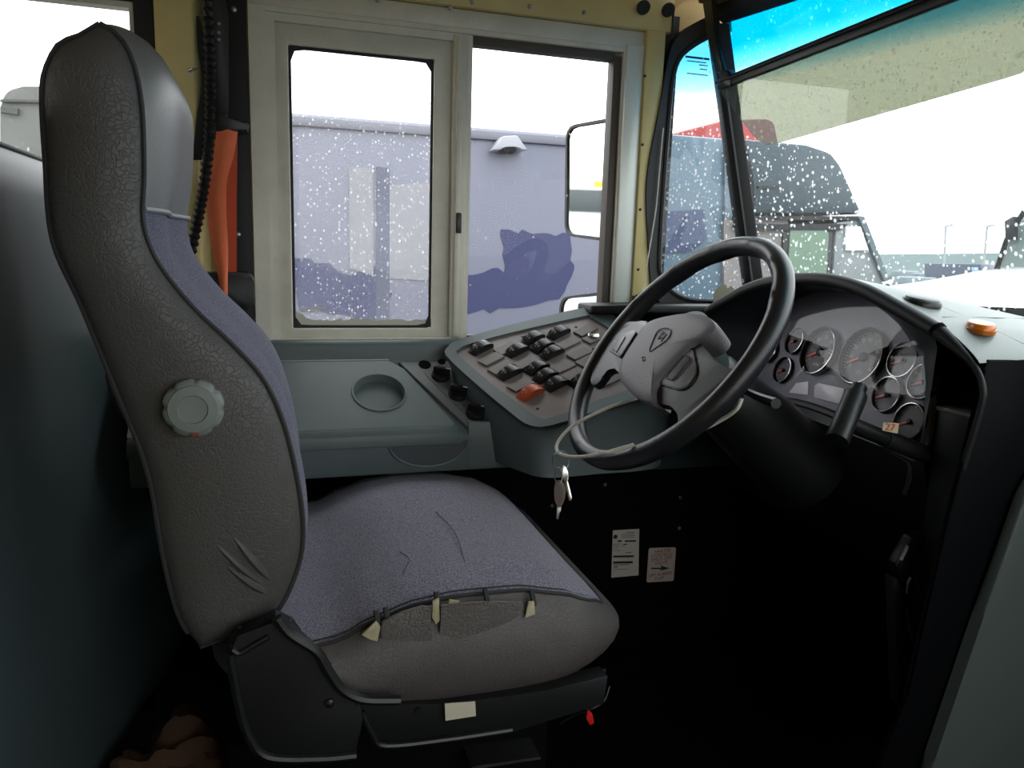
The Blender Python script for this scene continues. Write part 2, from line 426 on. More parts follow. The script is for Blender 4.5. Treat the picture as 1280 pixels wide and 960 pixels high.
# ---- driver's window
win = struct_empty('window_1', (0.4, WY, 0.83))
def rect3(x0, z0, x1, z1, y, r=0.0, seg=4):
    if r: return [V((a, y, b)) for a, b in rrect(x0, z0, x1, z1, r, seg)]
    return [V((x1, y, z1)), V((x0, y, z1)), V((x0, y, z0)), V((x1, y, z0))]
bm = NB(); ring_band(bm, rect3(-0.033, 0.815, 0.80, 1.545, WY - 0.012), rect3(0.0, 0.83, 0.795, 1.508, WY - 0.012), (0, 0.06, 0)); part('outer_frame', bm, ALU, win)
# step moulding inside the outer frame
bm = NB(); ring_band(bm, rect3(0.0, 0.83, 0.435, 1.508, WY - 0.006), rect3(0.018, 0.842, 0.425, 1.492, WY - 0.006), (0, 0.03, 0)); part('inner_frame', bm, ALU, win)
sash = NB(); ring_band(sash, rect3(0.010, 0.836, 0.400, 1.496, WY + 0.004), rect3(0.044, 0.862, 0.352, 1.452, WY + 0.004, 0.0), (0, 0.022, 0)); bevel(sash, list(sash.verts), 0.0015, 1)
so = part('sash_frame', sash, ALU, win)
g_out = resample_closed(rect3(0.042, 0.860, 0.354, 1.454, WY + 0.012, 0.001, 2), 80); g_in = resample_closed(rect3(0.050, 0.868, 0.347, 1.446, WY + 0.012, 0.018), 80)
bm = NB(); ring_band(bm, g_out, g_in, (0, 0.006, 0)); part('glazing_seal', bm, BLK2, so)
bm = NB(); prism(bm, rect3(0.044, 0.862, 0.352, 1.452, WY + 0.0145), (0, 0.003, 0)); part('pane', bm, glass('wet_hazy_pane', haze=0.04, gloss=0.012, drops=[(150, 0.34, 0.45, (1, 1, 1)), (75, 0.20, 0.45, (1, 1, 1), 0.8, 3.0)]), so)
# grime along the lower edge of the pane
bm = NB()
pts = []
for k in range(41):
    x = 0.05 + 0.297 * k / 40; pts.append(V((x, WY + 0.0135, 0.8685 + 0.009 + 0.008 * random.random() + 0.02 * max(0, 1 - (x - 0.05) / 0.03))))
prism(bm, [V((0.05, WY + 0.0135, 0.868)), V((0.347, WY + 0.0135, 0.868))] + pts[::-1], (0, 0.0008, 0)); part('grime', bm, mat('pale_grime', (205, 203, 190), 0.9), so)
dc = NB()
for (a, b, c, d) in ((0.056, 0.906, 0.116, 0.9075), (0.056, 0.9015, 0.116, 0.9055), (0.1153, 0.893, 0.1163, 0.9075), (0.07, 0.8985, 0.100, 0.8995), (0.072, 0.8965, 0.10, 0.8973), (0.078, 0.894, 0.1, 0.895)):
    prism(dc, rect3(a, b, c, d, WY + 0.0132), (0, 0.0005, 0))
part('glass_decal', dc, WHITE, so)
bm = NB(); box(bm, (0.392, WY - 0.010, 0.842), (0.425, WY + 0.03, 1.505), 0.002); box(bm, (0.399, WY - 0.016, 0.845), (0.411, WY - 0.009, 1.500), 0.002); part('meeting_post', bm, ALU, win)
bm = NB(); box(bm, (0.402, WY - 0.022, 1.08), (0.414, WY - 0.015, 1.125), 0.002); part('latch', bm, BLK, win)
bm = NB(); box(bm, (0.425, WY + 0.012, 0.842), (0.432, WY + 0.03, 1.50), 0.001); box(bm, (0.775, WY - 0.004, 0.842), (0.797, WY + 0.03, 1.50), 0.001); box(bm, (0.425, WY + 0.0, 1.49), (0.78, WY + 0.03, 1.509), 0.001); box(bm, (0.425, WY + 0.0, 0.83), (0.78, WY + 0.03, 0.845), 0.001)
part('track', bm, mat('dark_track', (78, 70, 62), 0.6), win)
bm = NB(); prism(bm, rect3(0.43, 0.842, 0.778, 1.492, WY + 0.020), (0, 0.003, 0)); part('pane', bm, glass('clear_pane', drops=[(60, 0.13, 0.4, (1, 1, 1))], gloss=0.008), win)
bm = NB(); box(bm, (0.80, WY - 0.020, 0.90), (0.845, WY + 0.02, 1.525), 0.003); part('jamb_strip', bm, ALU2, win)
# beige corner pillar with screw holes
pil = struct_empty('trim_4', (0.87, WY, 0.9))
bm = NB(); box(bm, (0.845, WY - 0.028, 0.90), (0.893, WY, 1.56), 0.003); part('pillar_panel', bm, BEIGE, pil)
for py in (95, 181, 262, 337):
    p = at(806 - (py - 95) * 0.035, py, 'Y', WY - 0.028); bm = NB(); lathe(bm, [(0.0035, -0.001), (0.0035, 0.0012), (0.002, 0.0016)], mtx_of(p, (0, -1, 0)), 10); part('screw', bm, BLK2, pil)
bm = NB()
for k in range(7): box(bm, (0.846 + k * 0.008, WY - 0.036 - 0.004 * (k % 2), 0.935), (0.853 + k * 0.008, WY - 0.020, 0.945 + 0.003 * (k % 3)), 0.001)
part('bracket', bm, BLK, pil)

# ---- window behind the driver
w2 = struct_empty('window_2', (-0.7, WY, 0.83))
bm = NB(); ring_band(bm, rect3(-1.25, 0.82, -0.205, 1.555, WY - 0.012), rect3(-1.2, 0.86, -0.243, 1.497, WY - 0.012), (0, 0.05, 0)); part('window_frame', bm, BLK2, w2)
bm = NB(); ring_band(bm, rect3(-1.2, 0.86, -0.243, 1.497, WY - 0.004), rect3(-1.19, 0.87, -0.252, 1.486, WY - 0.004), (0, 0.03, 0)); part('window_sash', bm, ALU, w2)
bm = NB(); prism(bm, rect3(-1.2, 0.86, -0.243, 1.497, WY + 0.015), (0, 0.003, 0)); part('pane', bm, glass('rear_pane', haze=0.02, drops=[(110, 0.35, 0.5, (1, 1, 1), 0.5, 4.0)]), w2)
# beige pillar behind the seat: folded sheet
bm = NB(); prism(bm, [(-0.205, WY - 0.002, 0.6), (-0.205, WY - 0.03, 0.6), (-0.135, WY - 0.035, 0.6), (-0.118, WY - 0.002, 0.6)], (0, 0, 1.3), 0.004); struct('trim_5', bm, BEIGE)

# ---- windscreen: corner pane + main pane, black gaskets, divider
ct = at(905, 90, 'Y', 1.68); cb = at(940, 348, 'Y', 1.68)
axis = (cb - ct)
def on_post(z): return ct + axis * ((z - ct.z) / axis.z)
ZT, ZB = 1.575, 0.915
pT, pB = on_post(ZT), on_post(ZB)
cl = [at(px, py, 'Y', 1.728) for px, py in ((903, 42), (884, 47), (862, 58), (846, 74), (838, 100), (832, 160), (826, 240), (821, 325), (824, 345), (834, 362), (852, 373), (875, 376))]
cs = smooth_path(cl, 4)
# corner pane lies between the pillar line and the divider: map Y along X
def cyx(p, z):
    xp = on_post(z).x; t = max(0.0, min(1.0, (p.x - 0.93) / max(0.05, xp - 0.93))); return 1.728 + (1.68 - 1.728) * t
win3 = struct_empty('window_3', (1.0, 1.7, 0.92))
cs = [p for p in cs if p.x < on_post(p.z).x - 0.016]
inner = [V((p.x, cyx(p, p.z), p.z)) for p in cs]
pr = [on_post(z) - V((0.012, 0, 0)) for z in (inner[-1].z, 1.1, 1.3, inner[0].z)]
loop_in = resample_closed(inner + pr, 90)
cen = sum(loop_in, V((0, 0, 0))) / 90
def grow(p, s=0.045):
    q = V((p.x - cen.x, 0, p.z - cen.z)); l = q.length; return p + q * (s / l)
loop_out = [grow(p) for p in loop_in]
bm = NB(); ring_band(bm, [p + V((0, -0.012, 0)) for p in loop_out], [p + V((0, -0.012, 0)) for p in loop_in], (0, 0.03, 0)); part('corner_gasket', bm, RUB, win3)
bm = NB(); tube(bm, [p + V((0, -0.012, 0)) for p in loop_in], 0.006, 6, closed=True); part('gasket_lip', bm, RUB, win3)
TINT = (0.90, 0.955, 0.96); BAND = (0.0, 0.24, 0.52)
go_ = [grow(q, 0.018) + V((0, 0.004, 0)) for q in loop_in]; gc_ = V((cen.x, cyx(cen, cen.z) + 0.004, cen.z)); th = V((0, 0.003, 0)); bm = NB()
half = [go_, [p.lerp(gc_, 0.5) for p in go_], [gc_ for p in go_]]
grid(bm, half, closed_u=True); grid(bm, [[p + th for p in r] for r in half], closed_u=True); grid(bm, [go_, [p + th for p in go_]], closed_u=True)
part('corner_pane', bm, glass('corner_glass', TINT, haze=0.012, gloss=0.02, drops=[(135, 0.42, 0.45, (1, 1, 1), 0.8), (62, 0.20, 0.5, (1, 1, 1), 0.7, 3.0)], band=(1.385, 1.50, (0.05, 0.30, 0.55))), win3)
# divider
bm = NB()
dn = axis.normalized(); sx = V((1, -0.45, 0)).normalized() * 0.022; sy = V((0.25, 0.9, 0)).normalized() * 0.018
sec = [pT + sx * a + sy * b for a, b in ((-1, -1), (1, -1), (1, 1), (-1, 1))]
prism(bm, sec, pB - pT, 0.004); part('divider', bm, RUB, win3)
# main pane: swept from the divider across the bus, bowing gently forward
def wpt(s, z):                                     # s = metres across from the divider
    b = on_post(z); return V((b.x + 0.02 + 0.23 * s - 0.05 * s * s, b.y - 0.015 - s, b.z))
rows = [[wpt(s, ZB + (1.62 - ZB) * k / 8) for s in [i * 0.1 for i in range(0, 22)]] for k in range(9)]
bm = NB(); grid(bm, rows); bmesh.ops.recalc_face_normals(bm, faces=bm.faces)
bmesh.ops.solidify(bm, geom=bm.faces[:], thickness=0.004)
part('main_pane', bm, glass('windscreen_glass', TINT, haze=0.012, gloss=0.02, drops=[(115, 0.42, 0.45, (1, 1, 1), 0.8), (62, 0.20, 0.5, (1, 1, 1), 0.7, 3.0)], band=(1.44, 1.53, BAND)), win3)
# header over the main pane
hp = [wpt(i * 0.1, 1.578) for i in range(0, 22)]
bm = NB(); tube(bm, [p + V((-0.012, 0, 0.03)) for p in hp], 0.034, 8); part('header_gasket', bm, RUB, win3)
bm = NB(); rows = [[p + V((-0.02, 0, 0.045)) for p in hp], [p + V((-0.10, 0, 0.12)) for p in hp], [V((p.x - 0.22, p.y, 1.95)) for p in hp]]; grid(bm, rows); struct('trim_6', bm, CEILM)
# tan cowl around the upper corner
bm = NB(); prism(bm, [V((0.893, WY - 0.02, 1.56)), V((0.91, WY - 0.02, 1.61)), V((0.95, WY - 0.02, 1.64)), V((1.02, WY - 0.03, 1.66)), V((1.06, WY - 0.05, 1.66)), V((1.06, WY - 0.05, 1.9)), V((0.893, WY - 0.02, 1.9))], (0, 0.02, 0)); prism(bm, [at(a, b, 'Y', 1.742) for a, b in ((812, 70), (816, -10), (910, -40), (915, 40), (880, 40), (856, 43), (834, 66), (823, 100), (812, 100))], (0, 0.01, 0))
struct('trim_7', bm, CEILM)
bm = NB(); prism(bm, [V((0.893, WY - 0.012, 0.85)), V((0.935, WY - 0.012, 0.85)), V((0.935, WY - 0.012, 1.6)), V((0.893, WY - 0.012, 1.6))], (0, 0.02, 0)); struct('trim_8', bm, BLK2)
# exterior skin below and around the windscreen corner
bm = NB(); prism(bm, [V((0.88, WY + 0.0, 0.0)), V((1.28, WY - 0.03, 0.0)), V((1.28, WY - 0.03, 0.93)), V((0.88, WY, 0.93))], (0, 0.03, 0)); struct('trim_9', bm, PITCHM)
bm = NB()
for r_, (a, b) in enumerate(((856, 888), (858, 884), (873, 886), (874, 885), (858, 886))):
    y = 71 + r_ * 5.2
    p0 = at(a, y, 'Y', 1.712); p1 = at(b, y, 'Y', 1.705)
    box(bm, (p0.x, 1.7085, p0.z - (0.0022 if r_ == 0 else 0.001)), (p1.x, 1.7095, p0.z + (0.0022 if r_ == 0 else 0.001)))
part('glass_print', bm, mat('blue_black_print', (20, 60, 110), 0.6), win3)

# ================================================================== OUTSIDE
bm = NB(); box(bm, (-60, 1.9, -1.05), (120, 120, -0.95)); box(bm, (1.6, -60, -1.05), (120, 1.9, -0.95)); box(bm, (-60, -60, -1.05), (1.6, 1.9, -1.0)); struct('ground', bm, mat('wet_asphalt', (88, 90, 92), 0.4, var=(0.6, (110, 110, 110), 0.5)))
VAN = mat('lavender_grey_paint', (110, 113, 131), 0.4, var=(0.35, (104, 108, 127), 0.5))
VANLT = mat('reflection_paint', (130, 131, 140), 0.4)  # pale window reflections, put on the trailer side as colour
BLUEP = mat('blue_overpaint', (44, 50, 92), 0.45)
t = thing('box_trailer', 'long lavender grey box trailer with blue overpainted patches beside the driver window', 'trailer', (0.5, 6.2, -0.95))
bm = NB(); box(bm, (-0.6, 5.0, -0.35), (2.48, 7.5, 1.815), 0.05, seg=3); part('body', bm, VAN, t)
bm = NB(); box(bm, (-0.6, 4.975, 1.735), (2.44, 4.998, 1.79), 0.006); part('roof_rail', bm, mat('rail_grey', (112, 114, 126), 0.35), t)
def ragged(pts, amp=0.02, seed=3):
    rnd = random.Random(seed); out = []
    for a, b in zip(pts, pts[1:] + pts[:1]):
        a, b = V(a), V(b); n = max(2, int((b - a).length / 0.05))
        for k in range(n):
            p = a.lerp(b, k / n); out.append(p + V((rnd.uniform(-amp, amp), 0, rnd.uniform(-amp, amp))))
    return out
def pp(lst, y): return [at(px, py, 'Y', y) for px, py in lst]
bm = NB(); prism(bm, ragged(pp([(628, 287), (712, 294), (716, 340), (706, 368), (640, 388), (573, 391), (572, 341), (632, 338)], 4.995)), (0, 0.003, 0)); part('blue_patch', bm, BLUEP, t)
bm = NB(); prism(bm, ragged(pp([(366, 325), (408, 330), (438, 345), (470, 330), (488, 340), (486, 410), (440, 395), (370, 385)], 4.995), seed=5), (0, 0.003, 0)); part('blue_patch', bm, BLUEP, t)
bm = NB(); prism(bm, pp([(470, 208), (487, 210), (487, 420), (470, 415)], 4.993), (0, 0.003, 0)); part('dark_stripe', bm, mat('slate_stripe', (70, 76, 100), 0.4), t)
bm = NB(); prism(bm, pp([(436, 209), (466, 210), (467, 345), (437, 335)], 4.992), (0, 0.003, 0)); part('painted_reflection', bm, VANLT, t)
bm = NB(); prism(bm, pp([(487, 231), (560, 228), (560, 352), (487, 348)], 4.992), (0, 0.003, 0)); part('painted_reflection', bm, VANLT, t)
for x in (-0.1, 0.9):
    bm = NB(); lathe(bm, [(0.25, 0), (0.46, 0.0), (0.48, 0.05), (0.48, 0.22), (0.25, 0.25)], mtx_of(V((x, 5.25, -0.47)), (0, -1, 0)), 28); part('wheel', bm, RUB, t)
# hood vent / camera cowl high on the trailer side: its own fitting
q = at(632, 190, 'Y', 4.99)
t2 = thing('side_lamp_cowl', 'small white triangular cowl high on the lavender grey trailer side', 'lamp', q)
bm = NB(); prism(bm, [at(610, 190, 'Y', 4.99), at(622, 173, 'Y', 4.99), at(640, 172, 'Y', 4.99), at(653, 190, 'Y', 4.99), at(644, 190, 'Y', 4.99), at(638, 184, 'Y', 4.99), at(626, 184, 'Y', 4.99), at(620, 190, 'Y', 4.99)], (0, -0.12, 0), 0.01); part('cowl', bm, mat('cowl_white', (160, 162, 172), 0.4), t2)
for px in (629, 637):
    bm = NB(); lathe(bm, [(0.03, 0), (0.03, 0.06), (0.02, 0.07)], mtx_of(at(px, 187, 'Y', 4.99), (0, -1, 0)), 14); part('lens', bm, BLK2, t2)

# tractor unit seen through the windscreen
TRK = mat('dark_blue_grey_paint', (44, 60, 68), 0.4, var=(0.8, (54, 70, 78), 0.5)); TRK2 = mat('pale_blue_grey', (78, 100, 116), 0.4)
t = thing('truck_cab', 'dark blue grey sleeper truck with sloping front seen through the wet windscreen', 'truck', (3.6, 5.8, -0.95))
def pr_y(bmx, lst, y0, y1, bev=0.0): return prism(bmx, pp(lst, y0), (0, y1 - y0, 0), bev)
bm = NB(); pr_y(bm, [(818, 165), (926, 174), (926, 420), (818, 420)], 5.05, 7.4, 0.04); part('sleeper', bm, TRK2, t)
bm = NB(); pr_y(bm, [(920, 172), (1010, 180), (1040, 190), (1052, 205), (1080, 268), (920, 268)], 5.0, 7.3, 0.04); part('roof_fairing', bm, TRK, t)
bm = NB(); pr_y(bm, [(920, 270), (1076, 270), (1076, 275), (920, 275)], 4.98, 7.3, 0.0); pr_y(bm, [(920, 280), (1060, 280), (1050, 288), (920, 288)], 4.98, 5.1); part('gap_trim', bm, BLK2, t)
bm = NB(); pr_y(bm, [(905, 275), (985, 275), (985, 420), (905, 420)], 5.02, 7.2); part('door_panel', bm, mat('pink_grey', (120, 114, 112), 0.4), t)
bm = NB(); pr_y(bm, [(979, 284), (1042, 284), (1036, 420), (978, 420)], 5.0, 7.1, 0.01); part('window_frame', bm, BLK, t)
bm = NB(); pr_y(bm, [(988, 286), (1032, 286), (1036, 292), (1033, 345), (985, 345)], 4.985, 5.0); part('side_window', bm, mat('pale_green_glass', (104, 128, 108), 0.25), t)
bm = NB(); pr_y(bm, [(1046, 278), (1075, 274), (1100, 340), (1118, 420), (1036, 420)], 4.99, 7.0, 0.01); part('nose', bm, mat('light_grey_panel', (120, 126, 128), 0.35), t)
bm = NB(); pr_y(bm, [(1058, 283), (1076, 283), (1086, 313), (1058, 313)], 4.97, 4.985); part('mirror_panel', bm, mat('white_panel', (235, 240, 240), 0.3), t)
bm = NB(); pr_y(bm, [(1074, 272), (1080, 270), (1112, 350), (1106, 352)], 4.96, 5.0); part('windscreen_edge', bm, mat('grey_edge', (90, 104, 108), 0.4), t)
bm = NB(); pr_y(bm, [(826, 265), (880, 262), (884, 300), (862, 315), (826, 316)], 5.035, 5.05); part('blue_patch', bm, mat('deep_blue_overpaint', (34, 52, 88), 0.45), t)
bm = NB(); pr_y(bm, [(906, 180), (922, 180), (922, 420), (906, 420)], 5.03, 5.05); part('side_extender', bm, mat('extender', (92, 106, 118), 0.35), t)
bm = NB(); pr_y(bm, [(948, 232), (976, 232), (974, 236), (948, 236)], 4.985, 5.0); part('badge_strip', bm, BLK, t)
for x in (3.3, 4.6):
    bm = NB(); lathe(bm, [(0.2, 0), (0.46, 0.0), (0.48, 0.05), (0.48, 0.25), (0.2, 0.28)], mtx_of(V((x, 5.35, -0.47)), (0, -1, 0)), 28); part('wheel', bm, RUB, t)
# red truck roof beyond
REDT = mat('faded_red_paint', (150, 40, 36), 0.4)
t = thing('red_trailer', 'red roofed lorry standing behind the blue grey truck', 'truck', (5.3, 10, -0.95))
bm = NB(); prism(bm, pp([(836, 168), (905, 150), (962, 148), (970, 154), (972, 178), (972, 420), (836, 420)], 9.0), (0, 2.4, 0), 0.05); part('body', bm, REDT, t)
for x in (5.0, 6.1):
    bm = NB(); lathe(bm, [(0.2, 0), (0.46, 0.0), (0.48, 0.05), (0.48, 0.25), (0.2, 0.28)], mtx_of(V((x, 9.3, -0.47)), (0, -1, 0)), 24); part('wheel', bm, RUB, t)
# grey camper seen through the rear side window
t = thing('grey_van', 'weathered grey van outside the window behind the seat', 'van', (-1.9, 6.0, -0.95))
bm = NB(); prism(bm, rpoly(pp([(0, 108), (110, 108), (110, 420), (0, 420)], 5.6), 0.12), (0, 1.9, 0), 0.03); part('body', bm, mat('weathered_grey', (92, 96, 92), 0.5, var=(3, (106, 108, 104), 0.5)), t)
bm = NB(); prism(bm, pp([(0, 124), (110, 126), (110, 129), (0, 127)], 5.57), (0, 0.03, 0)); prism(bm, pp([(0, 133), (22, 135), (22, 143), (0, 140)], 5.57), (0, 0.03, 0)); part('rub_rail', bm, mat('rail_dark', (66, 70, 66), 0.5), t)
for px in (28, 88):
    bm = NB(); lathe(bm, [(0.2, 0), (0.40, 0.0), (0.42, 0.05), (0.42, 0.22), (0.2, 0.24)], mtx_of(V((at(px, 300, 'Y', 5.6).x, 5.8, -0.53)), (0, -1, 0)), 24); part('wheel', bm, RUB, t)

# white vehicle nose at the right
WHT = mat('white_paint', (232, 234, 236), 0.3)
t = thing('white_pickup', 'white truck with long bonnet parked ahead at the right of the windscreen', 'truck', (6.8, 5.6, -0.95))
def px_x(lst, x): return [at(a, b, 'X', x) for a, b in lst]
hood = px_x([(1085, 372), (1105, 358), (1150, 352), (1195, 344), (1225, 338), (1246, 337), (1330, 337), (1330, 470), (1085, 470)], 6.2)
bm = NB(); prism(bm, hood, (1.9, 0.3, 0), 0.03); part('bonnet', bm, WHT, t)
bm = NB(); prism(bm, px_x([(1244, 338), (1249, 325), (1262, 288), (1282, 262), (1330, 252), (1330, 338)], 6.3), (1.6, 0.3, 0), 0.02); part('cab', bm, WHT, t)
bm = NB(); prism(bm, px_x([(1252, 334), (1266, 292), (1284, 270), (1330, 262), (1330, 334)], 6.28), (0.02, 0, 0)); part('windscreen', bm, mat('pale_green_screen', (120, 134, 130), 0.15), t)
bm = NB(); tube(bm, px_x([(1246, 336), (1258, 300), (1280, 264)], 6.27), 0.022, 8); part('screen_pillar', bm, BLK, t)
bm = NB(); prism(bm, px_x([(1255, 276), (1266, 270), (1266, 300), (1256, 300)], 6.2), (0.06, 0, 0), 0.01); part('door_mirror', bm, BLK, t)
for dx in (0.3, 1.4):
    p = at(1180, 470, 'X', 6.3); bm = NB(); lathe(bm, [(0.2, 0), (0.38, 0.0), (0.4, 0.05), (0.4, 0.22), (0.2, 0.24)], mtx_of(V((6.25 + dx, p.y, -0.55)), (-1, 0, 0)), 24); part('wheel', bm, RUB, t)
# far yard
t = thing('dark_container', 'dark blue grey covered trailer standing alone across the yard', 'trailer', (27, 26, -0.95))
bm = NB(); prism(bm, px_x([(1155, 329), (1226, 330), (1229, 352), (1222, 372), (1155, 372)], 25), (2.2, 1.0, 0), 0.05); part('body', bm, mat('slate_blue', (52, 62, 80), 0.4), t)
bm = NB(); prism(bm, px_x([(1214, 334), (1222, 334), (1224, 346), (1216, 346)], 24.96), (0.04, 0, 0)); part('panel', bm, mat('pale_blue', (150, 170, 190), 0.4), t)
for yy in (23.3, 25.0):
    bm = NB(); lathe(bm, [(0.2, 0), (0.45, 0), (0.45, 0.25), (0.2, 0.25)], mtx_of(V((25.6, yy, -0.5)), (-1, 0, 0)), 20); part('wheel', bm, RUB, t)
bm = NB(); prism(bm, px_x([(1085, 318), (1290, 316), (1290, 345), (1085, 345)], 70), (8, 0, 0)); single('warehouse', bm, mat('hazy_teal_wall', (130, 146, 146), 0.6), 'long low pale teal building along the far edge of the yard', 'building')
for px, nm in ((1182, 'thin lamp pole rising behind the dark covered trailer'), (1231, 'leaning lamp pole right of the dark covered trailer')):
    b, a = at(px - 2, 340, 'X', 45), at(px + (3 if px > 1200 else 0), 283, 'X', 45)
    bm = NB(); b0 = V((b.x, b.y, -0.95)); tube(bm, [b0, b, a], 0.07, 8); a2 = a + V((0, -0.6, 0.1)); tube(bm, [a, a2], 0.05, 6); single('lamp_pole', bm, mat('pole_grey' + str(px), (150, 155, 158), 0.5), nm, 'pole')
for i, (px, py, wd, x, c, lb) in enumerate(((1122, 345, 30, 22, (226, 232, 232), 'white car parked ahead beside the truck nose'), (1118, 328, 22, 34, (205, 200, 196), 'pale car in the far row left of the white car'), (1142, 338, 20, 30, (210, 214, 216), 'silver car just left of the dark covered trailer'))):
    p = at(px, py, 'X', x); half = wd / FPX * x * 0.75
    t = thing('car', lb, 'car', (p.x, p.y, -0.95), 'parked cars across the yard')
    z0 = -0.65
    h = 0.62
    bm = NB(); prism(bm, [V((p.x, p.y - half, z0)), V((p.x, p.y - half, z0 + h)), V((p.x, p.y + half, z0 + h)), V((p.x, p.y + half, z0))], (1.8, 0, 0), 0.1); part('body', bm, mat('car_paint%d' % i, c, 0.3), t)
    bm = NB(); prism(bm, [V((p.x + 0.1, p.y - half * 0.8, z0 + h)), V((p.x + 0.1, p.y - half * 0.5, z0 + h + 0.5)), V((p.x + 0.1, p.y + half * 0.5, z0 + h + 0.5)), V((p.x + 0.1, p.y + half * 0.85, z0 + h))], (1.5, 0, 0), 0.06); part('cabin', bm, mat('car_glass%d' % i, (96, 110, 116), 0.2), t)
    for s in (-0.55, 0.55):
        bm = NB(); lathe(bm, [(0.15, 0), (0.32, 0), (0.33, 0.2), (0.15, 0.22)], mtx_of(V((p.x + 0.2, p.y + s * half, -0.62)), (-1, 0, 0)), 18); part('wheel', bm, RUB, t)

# own bonnet cowl with the wiper below the windscreen
bm = NB(); rows = [[wpt(s, ZB) + V((0.03, 0, 0.030 + 0.03 * min(1, s / 0.7))) for s in [i * 0.1 for i in range(0, 20)]], [wpt(s, ZB) + V((0.14, 0, 0.025 + 0.03 * min(1, s / 0.7))) for s in [i * 0.1 for i in range(0, 20)]], [wpt(s, ZB) + V((0.2, 0, -0.3)) for s in [i * 0.1 for i in range(0, 20)]]]
grid(bm, rows); single('cowl_panel', bm, mat('dark_cowl', (74, 70, 64), 0.6, var=(20, (110, 104, 92), 0.5)), 'dark grimy cowl strip outside below the windscreen', 'cowl')

# exterior mirrors: turned so the glass looks back along the bus
def mirror(label, px_out, y, arm):
    n = V((-0.91, -0.41, 0.04)).normalized(); P0 = at(px_out[0][0], px_out[0][1], 'Y', y)
    pts = [onp(a, b, P0, n) for a, b in px_out]; t = thing('wing_mirror', label, 'mirror', min(pts, key=lambda p: p.z), 'wing mirrors outside the driver window')
    out = resample_closed(rpoly(pts, 0.035), 60); c = sum(out, V()) / 60
    inn = [c + (p - c) * (1 - 0.008 / (p - c).length) for p in out]
    bm = NB(); ring_band(bm, [p + n * 0.006 for p in out], [p + n * 0.006 for p in inn], n * -0.03); part('mirror_frame', bm, BLK, t)
    bm = NB(); prism(bm, [c + (p - c) * 0.995 for p in inn], n * -0.004); part('mirror_glass', bm, mat('mirror_silver', (235, 236, 238), 0.02, metal=1.0), t)
    bm = NB(); prism(bm, [p - n * 0.022 for p in out], n * -0.05, 0.012); part('housing', bm, BLK, t)
    bm = NB(); tube(bm, [c - n * 0.06 + V((0, 0, arm)), V((c.x + 0.06, 1.82, c.z + arm))], 0.012, 8); part('bracket', bm, BLK, t)
mirror('tall flat wing mirror outside the clear half of the driver window', [(709, 158), (757, 149), (800, 143), (796, 305), (752, 301), (707, 295)], 2.15, 0.15)
mirror('small convex wing mirror below the tall one, only its top showing', [(701, 372), (745, 366), (795, 362), (790, 440), (750, 445), (700, 440)], 2.15, -0.04)
# white coach standing behind, which the tall mirror shows
t = thing('coach', 'white coach with dark windscreen and yellow roof lamp, seen only in the tall wing mirror', 'bus', (-10.5, 6.2, -0.95))
bm = NB(); box(bm, (-13.0, 4.7, -0.6), (-9.0, 7.2, 2.68), 0.08, seg=3); part('body', bm, WHT, t)
bm = NB(); box(bm, (-9.01, 4.8, 2.28), (-8.97, 7.1, 2.62), 0.01); part('windscreen', bm, mat('grey_screen', (84, 92, 92), 0.4), t)
bm = NB(); box(bm, (-9.6, 4.95, 2.67), (-9.2, 5.5, 2.80), 0.03); part('roof_lamp', bm, mat('yellow_lamp', (240, 205, 40), 0.3), t)
for y in (5.0, 6.9):
    bm = NB(); lathe(bm, [(0.2, 0), (0.44, 0.0), (0.46, 0.05), (0.46, 0.25), (0.2, 0.28)], mtx_of(V((-9.6, y - (0.3 if y < 6 else -0.3), -0.49)), (0, -1 if y < 6 else 1, 0)), 24); part('wheel', bm, RUB, t)

# ================================================================== DRIVER'S SEAT
SY0, SY1 = 1.0, 1.45
seat = thing('driver_seat', 'high-backed grey vinyl and blue cloth driver seat with torn cushion side and grey side knob', 'seat', (0.2, 1.25, 0))
front_px = [(125, 30), (150, 47), (167, 80), (177, 130), (180, 190), (180, 230), (178, 270), (186, 305), (205, 340), (245, 388), (290, 430), (330, 475), (355, 530), (372, 600), (379, 660), (372, 710), (345, 765), (300, 790), (250, 808)]
rear_px = [(250, 808), (225, 772), (205, 700), (185, 590), (150, 500), (103, 385), (66, 300), (57, 200), (53, 130), (56, 92), (74, 56), (98, 46), (125, 30)]
fr = [at(a, b, 'Y', SY0) for a, b in front_px]; rr = [at(a, b, 'Y', SY0) for a, b in rear_px]
fr_s = resample(smooth_path(fr, 6), 64)          # top -> bottom
rr_s = resample(smooth_path(rr, 6), 64)          # bottom -> top
outline = resample_closed(fr_s[:-1] + rr_s[:-1], 110)
spine = [(fr_s[i] + rr_s[63 - i]) * 0.5 for i in range(6, 58)]
bm = NB(); puff(bm, outline, spine, (0, -1, 0), 0.022, 8); 
sp_o = part('side_panel', bm, LEATHER, seat)
bm = NB(); puff(bm, [p + V((0, SY1 - SY0, 0)) for p in outline], [p + V((0, SY1 - SY0, 0)) for p in spine], (0, 1, 0), 0.022, 6); part('side_panel', bm, LEATHER, seat)
bm = NB(); tube(bm, [p + V((0, -0.002, 0)) for p in fr_s], 0.0032, 6); part('seam_piping', bm, SEAM, sp_o)
bm = NB(); tube(bm, [p + V((0.0, -0.003, 0)) for p in rr_s[2:]], 0.003, 6); part('seam_piping', bm, SEAM, sp_o)
